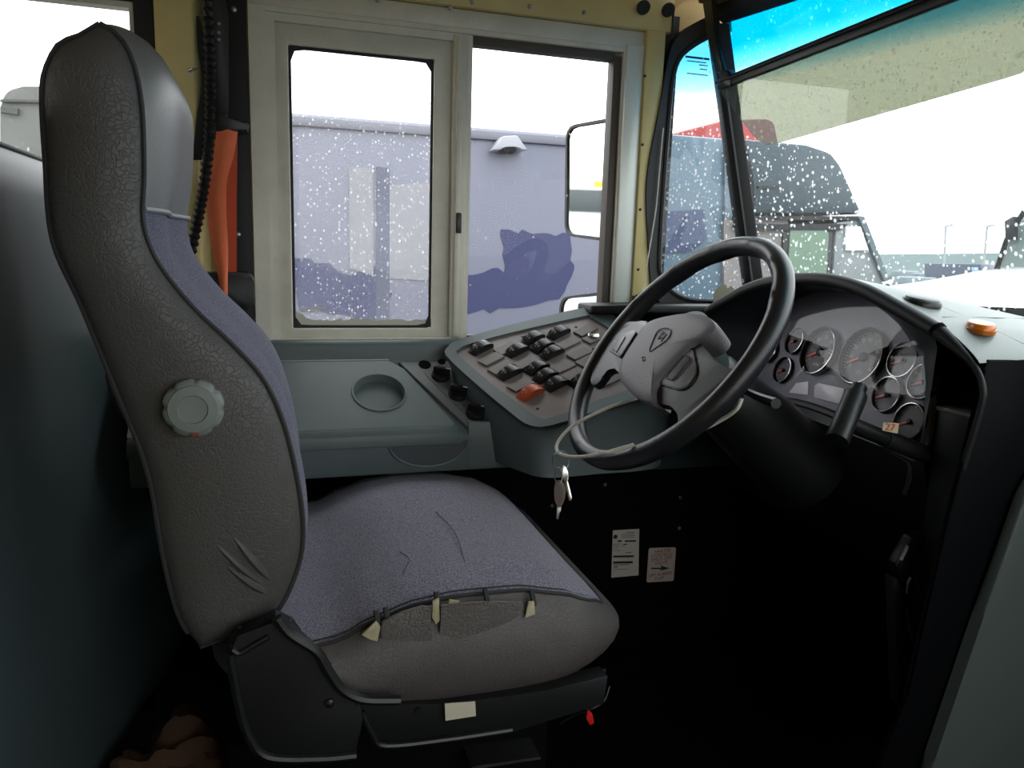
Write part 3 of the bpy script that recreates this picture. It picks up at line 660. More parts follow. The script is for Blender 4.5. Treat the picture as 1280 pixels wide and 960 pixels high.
# front face: swept across the width; dished below, swelling at the head
def front_pt(i, u):
    p = fr_s[i]; v = i / 63.0; s = math.sin(PI * u)
    edge = (1 - abs(2 * u - 1) ** 4)
    head = max(0.0, 1 - abs(v - 0.08) / 0.22)
    bul = 0.030 * edge * head + 0.014 * edge * (1 - head)
    bul -= 0.022 * math.exp(-((u - 0.5) / 0.22) ** 2) * (1 - head) * (1 if v < 0.85 else 0.3)
    top = max(0.0, 1 - v / 0.16)
    wide = 0.0
    return V((p.x + bul, SY0 + (SY1 - SY0) * u, p.z + 0.022 * (s ** 0.7) * top))
NU = 24
IS = 15                                                       # row of the head-cover hem
def hem(u): return 0
bm = NB(); grid(bm, [[front_pt(i, u / NU) for u in range(NU + 1)] for i in range(0, IS + 1)]); part('headrest_cover', bm, LEATHER2, seat)
bm = NB(); grid(bm, [[front_pt(i, u / NU) for u in range(NU + 1)] for i in range(IS, 64)]); part('backrest', bm, FAB, seat)
bm = NB(); tube(bm, [front_pt(IS, u / NU) + V((0.002, 0, -0.004 * 0)) for u in range(NU + 1)], 0.0035, 6); part('hem_piping', bm, PIPE, seat)
# rear shell and top closing
def rear_pt(i, u):
    p = rr_s[i]; v = i / 63.0; top = max(0.0, (v - 0.84) / 0.16)
    return V((p.x - 0.03 * math.sin(PI * u) * (1 - top), SY0 + (SY1 - SY0) * u, p.z + 0.022 * (math.sin(PI * u) ** 0.7) * top))
bm = NB(); grid(bm, [[rear_pt(i, u / NU) for u in range(NU + 1)] for i in range(64)]); part('back_shell', bm, LEATHER, seat)
# tilt catch on the rear edge
bm = NB(); prism(bm, [at(a, b, 'Y', 1.02) for a, b in ((130, 466), (140, 470), (152, 515), (160, 525), (150, 524), (135, 490))], (0, 0.04, 0), 0.003); part('tilt_catch', bm, BLK, seat)
# lumbar knob
kc = at(243, 508, 'Y', 0.972)
KM = mtx_of(kc, (0, -1, 0))
bm = NB(); lathe(bm, [(0.026, -0.012), (0.033, -0.006), (0.0345, 0.0), (0.0345, 0.012), (0.031, 0.016), (0.0285, 0.0165), (0.0275, 0.019), (0.017, 0.020), (0.016, 0.0175), (0.001, 0.0175)], KM, 72,
              lobes=lambda a, r, h: (-0.075 * max(0, math.cos(8 * a + 0.6)) ** 3 if r > 0.03 and h < 0.0165 else 0)); kn = part('lumbar_knob', bm, KNOB, seat)
bm = NB(); box(bm, (-0.004, -0.0335, 0.004), (0.006, -0.029, 0.0172), 0.001, mtx=KM); part('knob_chip', bm, mat('rust_brown', (120, 62, 30), 0.7), kn)
# pleats pulled into the lower corner
for a, b, c in (((262, 672), (305, 712), (348, 742)), ((285, 662), (318, 703), (350, 738)), ((275, 700), (312, 728), (346, 748))):
    bm = NB(); tube(bm, smooth_path([at(a[0], a[1], 'Y', 0.981), at(b[0], b[1], 'Y', 0.979), at(c[0], c[1], 'Y', 0.992)], 8), 0.006, 8, rfun=lambda t: 0.0005 + 0.005 * math.sin(PI * t)); part('vinyl_fold', bm, LEATHER, sp_o)

# cushion
def hz(x):                                                   # height of the seam along the near side
    xs = [(-0.08, 0.515), (0.03, 0.515), (0.075, 0.520), (0.12, 0.542), (0.18, 0.560), (0.24, 0.567), (0.33, 0.566), (0.40, 0.553), (0.45, 0.532), (0.50, 0.497)]
    if x <= xs[0][0]: return xs[0][1]
    for (a, b), (c, d) in zip(xs, xs[1:]):
        if x <= c:
            t = (x - a) / (c - a); t = t * t * (3 - 2 * t) * 0.5 + t * 0.5; return b + (d - b) * t
    return xs[-1][1]
CX0, CX1, CY0, CY1 = -0.06, 0.493, 0.985, 1.575
def plan(k, n, grow=0.0):                                    # rounded plan outline, counter-clockwise
    pts = rrect(CX0 - grow, CY0 - grow, CX1 + grow, CY1 + grow, 0.075 + grow, 8)
    return pts
base = resample_closed([V((a, b, 0)) for a, b in rrect(CX0, CY0, CX1, CY1, 0.085, 8)], 120)
ccx, ccy = 0.215, 1.28
def ringp(scale, fz):
    out = []
    for p in base:
        q = V((ccx + (p.x - ccx) * scale, ccy + (p.y - ccy) * scale, 0)); q.z = fz(q, p); out.append(q)
    return out
def side_lift(q):                                            # bolstered near and far edges, dished middle
    u = (q.y - CY0) / (CY1 - CY0)
    return 0.012 * math.exp(-((u - 0.5) / 0.30) ** 2)
def topz(sc):
    def f(q, p):
        e = 1 - sc
        dome = 0.020 * (1 - sc ** 6)
        yy = abs(q.y - ccy) / 0.295
        return hz(q.x) + dome + 0.004 * math.cos(3 * PI * (q.y - CY0) / 0.59) * (1 - sc ** 4)
    return f
rows = [ringp(sc, topz(sc)) for sc in (1.0, 0.985, 0.965, 0.93, 0.88, 0.8, 0.7, 0.58, 0.45, 0.3, 0.15, 0.0)]
bm = NB(); grid(bm, rows, closed_u=True); cu_o = part('cushion', bm, FAB2, seat)
SEWN = mat('sewn_thread', (84, 82, 96), 0.9)
# sewn channels across the cushion top
for path in ([(545, 640), (568, 665), (580, 700), (590, 735)], [(650, 632), (672, 660), (700, 690), (716, 712)], [(500, 690), (512, 700), (505, 715), (498, 745)]):
    pts = []
    for a, b in path:
        lo, hi = 0.5, 3.0
        d = ray(a, b)
        for _ in range(40):
            mid = (lo + hi) / 2; q = CAM + d * mid
            z_s = hz(q.x) + 0.020 * (1 - max(abs(q.x - ccx) / 0.278, abs(q.y - ccy) / 0.295) ** 6)
            if q.z > z_s: lo = mid
            else: hi = mid
        pts.append(CAM + d * lo + V((0, 0, 0.0005)))
    bm = NB(); tube(bm, smooth_path(pts, 6), 0.0007, 5); part('sewn_line', bm, SEWN, cu_o)
def skirt(t):
    """t 0 at the seam .. 1 at the underside"""
    out = []
    for p in base:
        top = hz(p.x) ; bot = 0.392 + 0.055 * max(0, (p.x - 0.30) / 0.2) ** 2 + 0.075 * max(0, (0.16 - p.x) / 0.22) ** 1.3
        sw = 0.030 * math.sin(PI * min(1, t * 1.02)) ** 0.7 - 0.05 * max(0, t - 0.72) ** 1.2
        dx, dy = p.x - ccx, p.y - ccy
        nx, ny = (dx / 0.278) ** 5, (dy / 0.295) ** 5; l = math.hypot(nx, ny) or 1
        out.append(V((p.x + nx / l * sw, p.y + ny / l * sw, top + (bot - top) * t)))
    return out
bm = NB(); grid(bm, [skirt(t / 12) for t in range(13)], closed_u=True); grid(bm, [skirt(1), [V((ccx + (p.x - ccx) * 0.6, ccy + (p.y - ccy) * 0.6, 0.40)) for p in base]], closed_u=True)
sk = part('cushion_side', bm, SKIRT, seat)
bm = NB(); tube(bm, [V((p.x, p.y, hz(p.x))) for p in base], 0.0034, 6, closed=True); part('seam_piping', bm, SEAM, cu_o)
bm = NB(); tube(bm, [V((ccx + (p.x - ccx) * 0.975, ccy + (p.y - ccy) * 0.975, hz(p.x) + 0.0048)) for p in base], 0.0012, 5, closed=True); part('stitch_line', bm, SEAM, cu_o)
# torn places along the near seam
def on_side(px, py, y=0.958): return at(px, py, 'Y', y)
for q, yy in (([(462, 785), (470, 776), (476, 784), (472, 802), (463, 800), (452, 794)], 0.962), ([(541, 752), (549, 748), (550, 776), (545, 781), (540, 772)], 0.961), ([(661, 753), (668, 752), (669, 768), (656, 773)], 0.9585), ([(575, 752), (566, 760), (560, 758), (562, 750)], 0.964)):
    bm = NB(); prism(bm, [on_side(a, b, yy) for a, b in q], (0, 0.004, 0), 0.0008); part('exposed_foam', bm, FOAM, sk)
for q, yy in (([(478, 776), (530, 757), (540, 757), (540, 800), (525, 800), (476, 800)], 0.9605), ([(551, 756), (655, 752), (652, 765), (640, 775), (600, 790), (575, 800), (551, 790)], 0.958)):
    pts = ragged([on_side(a, b, yy) for a, b in q], 0.003, 9); bm = NB(); prism(bm, pts, (0, 0.003, 0), 0.0008); part('torn_flap', bm, mat('peeling_vinyl', (96, 91, 88), 0.4, bump=('leather', 130, 0.5)), sk)
for px, py in ((470, 768), (482, 764), (545, 745), (606, 741), (664, 743)):
    p = on_side(px, py, 0.975); bm = NB(); tube(bm, [p + V((0, 0, 0.006)), p + V((0.001, -0.006, -0.004)), p + V((0.002, -0.008, -0.014))], 0.004, 6); part('frayed_tuft', bm, SEAM, sk)
# black side shield, S-shaped edge, lower trim
def sh(lst, y): return [at(a, b, 'Y', y) for a, b in lst]
o1 = [(284, 806), (300, 800), (345, 770), (362, 790), (392, 812), (408, 835), (425, 862), (452, 880), (455, 900), (445, 948), (332, 950), (308, 925), (298, 895), (290, 855)]
bm = NB(); prism(bm, sh(o1, 0.935), (0, 0.03, 0), 0.006); sd = part('side_shield', bm, BLK2, seat)
bm = NB(); tube(bm, smooth_path(sh([(445, 944), (400, 948), (335, 946), (312, 922), (301, 890), (293, 850), (287, 818)], 0.933), 6), 0.006, 8); part('moulded_rim', bm, BLK, sd)
bm = NB(); tube(bm, smooth_path(sh([(346, 772), (362, 792), (395, 814), (410, 838), (428, 862), (455, 874), (500, 875)], 0.932), 6), 0.007, 8); part('moulded_rim', bm, BLK, sd)
bm = NB(); tube(bm, smooth_path(sh([(290, 812), (300, 816), (318, 806), (336, 796)], 0.933), 6), 0.004, 8); part('moulded_rim', bm, BLK, sd)
bm = NB(); lathe(bm, [(0.006, 0), (0.006, 0.004), (0.002, 0.006)], mtx_of(at(412, 878, 'Y', 0.934), (0, -1, 0)), 12); part('screw', bm, BLK, sd)
o2 = [(428, 862), (455, 880), (560, 882), (690, 862), (760, 845), (755, 880), (640, 916), (482, 936), (470, 920), (450, 880)]
bm = NB(); prism(bm, sh(o2, 0.955), (0, 0.03, 0), 0.004); fs = part('front_shield', bm, BLK2, seat)
bm = NB(); tube(bm, smooth_path(sh([(452, 890), (466, 918), (482, 932), (560, 924), (640, 912)], 0.952), 5), 0.0045, 8); part('moulded_rim', bm, BLK, fs)
bm = NB(); lathe(bm, [(0.005, 0), (0.005, 0.003)], mtx_of(at(523, 888, 'Y', 0.954), (0, -1, 0)), 10); part('screw', bm, BLK, fs)
bm = NB(); prism(bm, sh([(556, 880), (594, 877), (595, 895), (557, 901)], 0.945), (0, 0.0015, 0.0)); part('care_tag', bm, mat('cream_tag', (205, 200, 178), 0.7), seat)
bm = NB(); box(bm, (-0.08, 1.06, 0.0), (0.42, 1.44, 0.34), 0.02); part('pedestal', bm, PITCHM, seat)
bm = NB(); prism(bm, sh([(590, 958), (675, 946), (676, 949), (590, 962)], 1.01), (0, 0.05, 0)); part('slide_rail', bm, STEEL, seat)
bm = NB(); tube(bm, smooth_path([at(712, 846, 'Y', 1.0), at(738, 843, 'Y', 0.99), at(757, 838, 'Y', 0.98)], 4), 0.003, 6); part('adjuster_lever', bm, STEEL, seat)
wr = NB(); tube(wr, smooth_path([at(762, 858, 'Y', 1.0), at(755, 876, 'Y', 0.99), at(738, 887, 'Y', 0.985), at(720, 893, 'Y', 1.0), at(700, 905, 'Y', 1.01)], 5), 0.0014, 6); wo = part('wire', wr, BLK, seat)
bm = NB(); prism(bm, [at(a, b, 'Y', 0.985) for a, b in ((735, 887), (741, 893), (743, 904), (738, 907), (733, 899))], (0, 0.005, 0), 0.001); part('pull_tag', bm, REDTAG, seat)

# ================================================================== PADDED BARRIER BEHIND THE SEAT
top0, top1 = V((-0.42, 0.35, 1.195)), V((-0.42, 1.735, 1.19))
bot1 = at(185, 862, 'Z', 0.12); bot0 = at(120, 960, 'Z', 0.12); bd = (bot1 - bot0) / (bot1.y - bot0.y)
bA, bB = bot0 + bd * (0.35 - bot0.y), bot0 + bd * (1.70 - bot0.y) + V((0.02, 0.03, 0))
t = thing('padded_barrier', 'dark green grey padded vinyl barrier panel standing behind the driver seat', 'barrier', (bA + bB) / 2)
rows = []
for k in range(25):
    v = k / 24; row = []
    for j in range(25):
        u = j / 24; a = top0.lerp(top1, u); b = bA.lerp(bB, u); p = a.lerp(b, v)
        ed = min(u, v, 1 - v); p += V((1, 0, 0.3)).normalized() * (0.035 * (1 - (1 - min(1, ed / 0.09)) ** 2) ** 0.5)
        row.append(p)
    rows.append(row)
bm = NB(); grid(bm, rows); fp = part('front_pad', bm, BARR, t)
bm = NB()
def brow_(off): return [[top0.lerp(top1, j / 12).lerp(bA.lerp(bB, j / 12), k / 12) + V((off, 0, -0.25 * abs(off))) for j in range(13)] for k in range(13)]
fr_, bk_ = brow_(-0.004), brow_(-0.04)
def rim_(g): return g[0] + [r[-1] for r in g[1:]] + g[-1][-2::-1] + [r[0] for r in g[-2:0:-1]]
grid(bm, fr_); grid(bm, bk_); grid(bm, [rim_(fr_), rim_(bk_)], closed_u=True); part('back_board', bm, BLK2, t)
bm = NB(); tube(bm, [top0, top1], 0.006, 8); part('top_piping', bm, SEAM, t)
bm = NB(); tube(bm, [V((-0.42, 0.6, 0.0)), V((-0.42, 0.6, 1.15))], 0.02, 10); part('stanchion', bm, STEEL, t)
# crumpled brown bag on the floor behind the seat base
rnd = random.Random(4); bmx = NB()
bmesh.ops.create_icosphere(bmx, subdivisions=4, radius=1)
cpt = V((-0.17, 1.30, 0.0))
for v in bmx.verts:
    n = v.co.copy(); s = 1 + 0.10 * math.sin(5 * n.x + 3 * n.y) + 0.08 * math.sin(9 * n.z + 4 * n.x) + 0.05 * math.sin(14 * n.y + 6 * n.z)
    v.co = V((n.x * 0.10 * s, n.y * 0.11 * s, max(-0.0, (n.z * 0.5 + 0.46) * 0.22 * s))) + cpt
single('paper_bag', bmx, SACKM, 'crumpled brown bag on the dark floor behind the seat base', 'bag')

# ================================================================== SEAT BELT, RAIL, HOSE
bt = thing('seat_belt', 'orange twisted seat belt hanging from a black guide beside the window', 'seat belt', at(285, 385, 'Y', 1.7))
bm = NB(); prism(bm, [(-0.083, WY - 0.006, 0.6), (-0.036, WY - 0.006, 0.6), (-0.036, WY - 0.006, 1.60), (-0.083, WY - 0.006, 1.60)], (0, 0.005, 0), 0.001); rl = part('mounting_strip', bm, BLK2, bt)
for px, py in ((292, 12), (308, 158), (297, 293)):
    bm = NB(); lathe(bm, [(0.006, 0), (0.006, 0.003), (0.003, 0.005)], mtx_of(at(px, py, 'Y', WY - 0.006), (0, -1, 0)), 12); part('bolt', bm, STEEL, rl)
def ribbon(rows, th=0.0014):
    b = NB(); grid(b, rows); bmesh.ops.recalc_face_normals(b, faces=b.faces); bmesh.ops.solidify(b, geom=b.faces[:], thickness=th); return b
L_ = smooth_path([at(a, b, 'Y', y) for a, b, y in ((272, 160, 1.70), (266, 205, 1.695), (258, 245, 1.688), (262, 290, 1.68), (270, 330, 1.66), (277, 365, 1.645), (281, 387, 1.645))], 5)
R_ = smooth_path([at(a, b, 'Y', y) for a, b, y in ((298, 160, 1.70), (292, 195, 1.69), (284, 225, 1.678), (283, 265, 1.672), (285, 310, 1.66), (284, 350, 1.645), (284, 387, 1.645))], 5)
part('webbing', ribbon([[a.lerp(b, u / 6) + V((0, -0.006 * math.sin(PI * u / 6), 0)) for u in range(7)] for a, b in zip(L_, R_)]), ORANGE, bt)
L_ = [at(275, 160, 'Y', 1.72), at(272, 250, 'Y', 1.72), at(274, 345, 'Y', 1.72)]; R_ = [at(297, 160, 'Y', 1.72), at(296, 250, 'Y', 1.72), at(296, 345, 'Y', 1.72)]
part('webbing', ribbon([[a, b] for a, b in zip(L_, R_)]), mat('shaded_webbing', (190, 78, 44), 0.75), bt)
bm = NB(); prism(bm, rpoly(sh([(248, 341), (312, 341), (318, 352), (318, 380), (310, 388), (252, 388), (247, 378)], 1.66), 0.008), (0, 0.07, 0), 0.006); rt = part('retractor', bm, BLK, bt)
bm = NB(); prism(bm, rpoly(sh([(265, -4), (272, -12), (281, -4), (286, 20), (286, 140), (280, 148), (268, 145), (266, 100)], 1.715), 0.006), (0, 0.03, 0), 0.004); hp_ = part('height_adjuster', bm, BLK, bt)
for py in (30, 41, 50):
    bm = NB(); lathe(bm, [(0.0038, 0), (0.003, 0.002)], mtx_of(at(274, py, 'Y', 1.7145), (0, -1, 0)), 8); part('rivet', bm, STEEL, hp_)
bm = NB(); prism(bm, sh([(265, 138), (284, 140), (284, 150), (310, 152), (310, 164), (270, 164)], 1.692), (0, 0.05, 0), 0.004); part('belt_guide', bm, BLK, bt)
hose_p = smooth_path([at(a, b, 'Y', y) for a, b, y in ((258, -20, 1.70), (262, 60, 1.69), (263, 120, 1.685), (261, 180, 1.68), (254, 240, 1.675), (243, 295, 1.67), (228, 360, 1.66))], 14)
bm = NB(); nh = len(hose_p); tube(bm, hose_p, 0.01, 10, rfun=lambda t: 0.0098 + 0.0022 * math.cos(t * 2 * PI * 42)); single('corrugated_hose', bm, BLK, 'black corrugated hose running down behind the orange belt', 'hose')
L_ = smooth_path([at(a, b, 'Y', y) for a, b, y in ((246, 20, 1.712), (247, 55, 1.71), (252, 100, 1.708), (246, 150, 1.706), (240, 200, 1.70))], 5)
R_ = smooth_path([at(a, b, 'Y', y) for a, b, y in ((249, 20, 1.71), (258, 55, 1.705), (266, 100, 1.70), (262, 150, 1.70), (252, 200, 1.70))], 5)
single('black_strap', ribbon([[a, b] for a, b in zip(L_, R_)]), mat('black_webbing', (26, 26, 28), 0.8, bump=('weave', 300, 0.4)), 'short black strap folded against the beige pillar behind the hose', 'strap')
bm = NB(); tube(bm, [at(236, 88, 'Y', 1.71), at(241, 86, 'Y', 1.70), at(248, 85, 'Y', 1.70)], 0.002, 6); lathe(bm, [(0.004, 0), (0.004, 0.002)], mtx_of(at(237, 88, 'Y', 1.712), (0, -1, 0)), 10); single('pillar_hook', bm, STEEL, 'tiny brass wire hook on the beige pillar behind the seat', 'hook')

# ================================================================== SIDE CONSOLE
con = thing('side_console', 'grey green console under the driver window with round cup holder and three knobs', 'console', (0.15, 1.62, 0.59))
CA = V((0, 1.70, 0.793)); CF = V((0, 1.53, 0.683))
cdv = (CF - CA); cl_ = cdv.length; cdir = cdv.normalized(); cn = V((0, -0.543, 0.839)).normalized()
def cp(x, t, h=0.0): p = CA + cdir * (t * cl_) + cn * h; return V((x, p.y, p.z))     # t 0 rear .. 1 front on the sloping top
X0, X1 = -0.26, 0.50
prof = [V((0, 1.748, 0.838)), V((0, 1.722, 0.838)), V((0, 1.714, 0.83)), V((0, 1.706, 0.797)), cp(0, 0), cp(0, 1.0, 0), V((0, 1.522, 0.672)), V((0, 1.525, 0.585)), V((0, 1.748, 0.585))]
bm = NB(); prism(bm, [p + V((X0, 0, -0.012 if 3 <= i <= 6 else 0)) for i, p in enumerate(prof)], (X1 - X0, 0, 0), 0.004); part('body', bm, CONS, con)
# upper-right deck with the knobs (flush with the lid, parted by the dark groove)
gx = lambda t: 0.268 + 0.105 * t
dk = [cp(gx(0.0), 0.0), cp(X1 + 0.02, 0.0), cp(X1 + 0.02, 1.02), cp(gx(1.0) + 0.012, 1.02)]
bm = NB(); prism(bm, dk, cn * -0.02, 0.003); deck = part('knob_deck', bm, CONS2, con)
bm = NB(); prism(bm, [V((gx(1.0) + 0.014, 1.522, 0.69)), V((X1 + 0.06, 1.520, 0.69)), V((X1 + 0.05, 1.520, 0.59)), V((gx(1.0) + 0.014, 1.522, 0.59))], (0, 0.03, 0), 0.003); part('front_apron', bm, CONS, con)
# lid with a real hole for the cup
hcx, hct, hr = 0.213, 0.525, 0.0545
NS = 72
hole = [cp(hcx, hct, 0.008) + V((1, 0, 0)) * (hr * math.cos(2 * PI * k / NS)) + cdir * (hr * math.sin(2 * PI * k / NS)) for k in range(NS)]
lx0, lx1 = X0, 0.255
corners = [(lx0, 0.03), (0.243, 0.03), (0.252, 0.06), (0.275, 0.17), (0.36, 1.04), (lx0, 1.04)]
dense = resample_closed([cp(a, b, 0.008) for a, b in corners], 400)
def ang(p): d = p - cp(hcx, hct, 0.008); return math.atan2(d.dot(cdir), d.x)
outer = []
for k in range(NS):
    a = 2 * PI * k / NS; a = a - 2 * PI if a > PI else a
    outer.append(min(dense, key=lambda p: abs(math.atan2(math.sin(ang(p) - a), math.cos(ang(p) - a)))))
for a, b in corners:
    c = cp(a, b, 0.008); k = min(range(NS), key=lambda i: (outer[i] - c).length); outer[k] = c
bm = NB(); ring_band(bm, outer, hole, cn * -0.006)
lid = part('console_lid', bm, CONS, con)
bm = NB()                                                    # front lip of the lid
lp = [cp(lx0, 1.035, 0.0085), V((lx0, 1.506, 0.672)), V((lx0, 1.504, 0.648)), V((lx0, 1.518, 0.648))]
q = cp(0.37, 1.035, 0.0085)
prism(bm, lp, (0.372 - lx0, 0, 0), 0.003); part('lid_lip', bm, CONS, lid)
HM = Matrix.Identity(4); cc = cp(hcx, hct, 0.0)
for i in range(3):
    HM[i][0] = (1, 0, 0)[i]; HM[i][1] = (cdir * -1)[i]; HM[i][2] = cn[i]; HM[i][3] = cc[i]
bm = NB(); lathe(bm, [(hr + 0.004, 0.008), (hr + 0.003, 0.0105), (hr, 0.0105), (hr - 0.002, 0.008), (hr - 0.004, -0.055), (hr - 0.008, -0.06), (0.001, -0.06)], HM, 48, cap0=False); part('cup_holder', bm, CONS, lid)
bm = NB(); prism(bm, [cp(lx0, 0.02, 0.004), cp(0.245, 0.02, 0.004), cp(0.245, 0.0, 0.004), cp(lx0, 0.0, 0.004)], cn * 0.004); part('hinge_strip', bm, mat('worn_edge', (120, 124, 120), 0.5), con)
# half-round finger pull
fx0, fx1 = 0.222, 0.385
fp_ = [V((fx0, 1.5195, 0.650)), V((fx1, 1.5195, 0.650))] + [V(((fx0 + fx1) / 2 + (fx1 - fx0) / 2 * math.cos(a), 1.5195, 0.650 - 0.05 * math.sin(a))) for a in [PI * k / 20 for k in range(1, 20)]]
bm = NB(); prism(bm, fp_, (0, 0.012, 0)); part('finger_pull', bm, mat('recess_shade', (58, 64, 68), 0.5), con)  # flat plate; shade inside the pull is put into its dark colour
bm = NB(); tube(bm, [V((p.x, 1.5185, p.z)) for p in fp_[1:]] + [V((fx0, 1.5185, 0.650))], 0.0022, 6); part('pull_rim', bm, CONS, con)
# knob plate, knobs, sockets
def kp(px, py): return onp(px, py, cp(0, 0.5), cn)
pl = [kp(a, b) for a, b in ((531, 464), (545, 459), (560, 463), (608, 503), (618, 515), (615, 525), (600, 528), (585, 521), (538, 475))]
bm = NB(); prism(bm, smooth_path(pl, 4, closed=True), cn * 0.0015); part('knob_plate', bm, mat('knob_plate_grey', (102, 106, 106), 0.45, bump=('n', 600, 0.3)), deck)
for i, (px, py) in enumerate(((551, 471), (572, 494), (594, 518))):
    c = kp(px, py) + cn * 0.0015; M_ = mtx_of(c, cn, up=(0.35, 1, 0)); bm = NB()
    lathe(bm, [(0.0215, 0), (0.021, 0.008), (0.019, 0.011), (0.001, 0.0115)], M_, 28)
    kb = part('heater_knob', bm, SWM, con); bm = NB()
    prism(bm, [M_ @ V(p) for p in ((-0.019, -0.0045, 0.010), (0.019, -0.006, 0.010), (0.019, 0.006, 0.010), (-0.019, 0.0045, 0.010))], M_.to_3x3() @ V((0, 0, 0.017)), 0.0025); part('grip', bm, SWM, kb)
    bm = NB(); prism(bm, [M_ @ V(p) for p in ((0.008, -0.0012, 0.0271), (0.0185, -0.0012, 0.0271), (0.0185, 0.0012, 0.0271), (0.008, 0.0012, 0.0271))], M_.to_3x3() @ V((0, 0, 0.0006))); part('pointer_mark', bm, WHITE, kb)
c = kp(594, 518) + cn * 0.0016; M_ = mtx_of(c, cn)
arc = [M_ @ V((0.028 * math.cos(a), 0.028 * math.sin(a), 0)) for a in [math.radians(-80 + 6 * k) for k in range(12)]]; arc2 = [M_ @ V((0.024 * math.cos(a), 0.024 * math.sin(a), 0)) for a in [math.radians(-80 + 6 * k) for k in range(12)]]
bm = NB(); prism(bm, arc + arc2[::-1], cn * 0.0005); part('red_scale', bm, mat('red_print', (190, 70, 60), 0.5), deck, 'red temperature scale')
for px, py, r in ((531, 456, 0.014), (552, 452.5, 0.009)):
    M_ = mtx_of(kp(px, py) + cn * 0.0004, cn); bm = NB(); lathe(bm, [(r, 0), (r, 0.0008), (r * 0.9, 0.001), (r * 0.86, 0.0004), (0.0005, 0.0004)], M_, 24); part('socket', bm, PITCHM, deck)

# ================================================================== SWITCH PANEL
GPRINT = mat('pale_print', (150, 150, 150), 0.5)
PA, PB_, PD_ = at(580, 436, 'Y', 1.66), at(735, 402, 'Y', 1.66), at(672, 524, 'Y', 1.42)
pn = (PB_ - PA).cross(PD_ - PA).normalized()
if pn.z < 0: pn = -pn
def pk(px, py, h=0.0): return onp(px, py, PA, pn) + pn * h
swp = thing('switch_panel', 'sloping grey panel of black rocker switches with one orange between window and wheel', 'switch panel', pk(680, 470) - V((0, 0, 0.2)))
pod_px = [(558, 447), (560, 436), (575, 427), (640, 408), (735, 386), (752, 388), (775, 402), (830, 440), (850, 470), (820, 495), (760, 512), (690, 534), (662, 534), (640, 520), (590, 478)]
pod = smooth_path([pk(a, b, 0.006) for a, b in pod_px], 3, closed=True)
pod_in = smooth_path([pk(a, b, 0.006) for a, b in [(573, 446), (574, 439), (585, 433), (640, 418), (728, 398), (738, 399), (760, 412), (812, 448), (822, 462), (800, 483), (750, 502), (690, 524), (676, 525), (660, 516), (612, 480)]], 3, closed=True)
bm = NB(); ring_band(bm, pod, pod_in, pn * -0.012)
# skirt of the pod, flaring down
low = [V((p.x, p.y, 0.60)) for p in pod]
grid(bm, [[p for p in pod], [p - pn * 0.010 for p in pod], [p.lerp(pk(720, 465), 0.05) - V((0, 0, 0.03)) for p in pod], [V((p.x + (0.62 - p.x) * 0.16, min(p.y, 1.74), min(p.z - 0.06, 0.60))) for p in pod]], closed_u=True)
part('pod', bm, CONS, swp)
bm = NB(); prism(bm, [p - pn * 0.006 for p in pod_in], pn * -0.004); part('switch_plate', bm, PLATE, swp)
def quad_axes(px, py):
    c = pk(px, py); a = (pk(px + 10, py - 5) - c).normalized(); b = pn.cross(a).normalized(); return c, a, b
def pmtx(px, py):
    c, a, b = quad_axes(px, py); b2 = (pk(px - 8.6, py - 5) - c).normalized()
    M_ = Matrix.Identity(4)
    for i in range(3): M_[i][0] = a[i]; M_[i][1] = b2[i]; M_[i][2] = pn[i]; M_[i][3] = c[i] + pn[i] * -0.0055 * 0
    return M_
LEN = (pk(640, 460) - pk(618, 471)).length * 1.08; WID = (pk(640, 460) - pk(630.6, 454.4)).length * 1.2
blanks = [(614, 450), (626, 461), (633, 437), (656, 455), (651, 482), (703, 460), (717, 469), (710, 430), (724, 443), (735, 452), (732, 414), (743, 423), (756, 434), (760, 476)]
for px, py in blanks:
    M_ = pmtx(px, py); bm = NB(); L2, W2 = LEN / 2, WID / 2
    prism(bm, [M_ @ V(p) for p in ((-L2, -W2, -0.001), (L2, -W2, -0.001), (L2, W2, -0.001), (-L2, W2, -0.001))], pn * 0.006, 0.0012, 1); part('blank_cover', bm, BLANKM, swp)
lk = pmtx(742, 421.5); bm = NB(); lathe(bm, [(0.0125, 0.003), (0.0125, 0.007), (0.011, 0.008), (0.009, 0.0072), (0.0005, 0.0072)], lk, 24); part('key_lock', bm, CHROME, swp)
rockers = [(601, 437, 0), (637, 468, 0), (663, 493, 1), (646, 440, 0), (671, 462, 0), (682, 472, 0), (695, 482, 0), (666, 425, 0), (678, 435, 0), (690, 443, 0), (698, 418, 0), (727, 478, 0)]
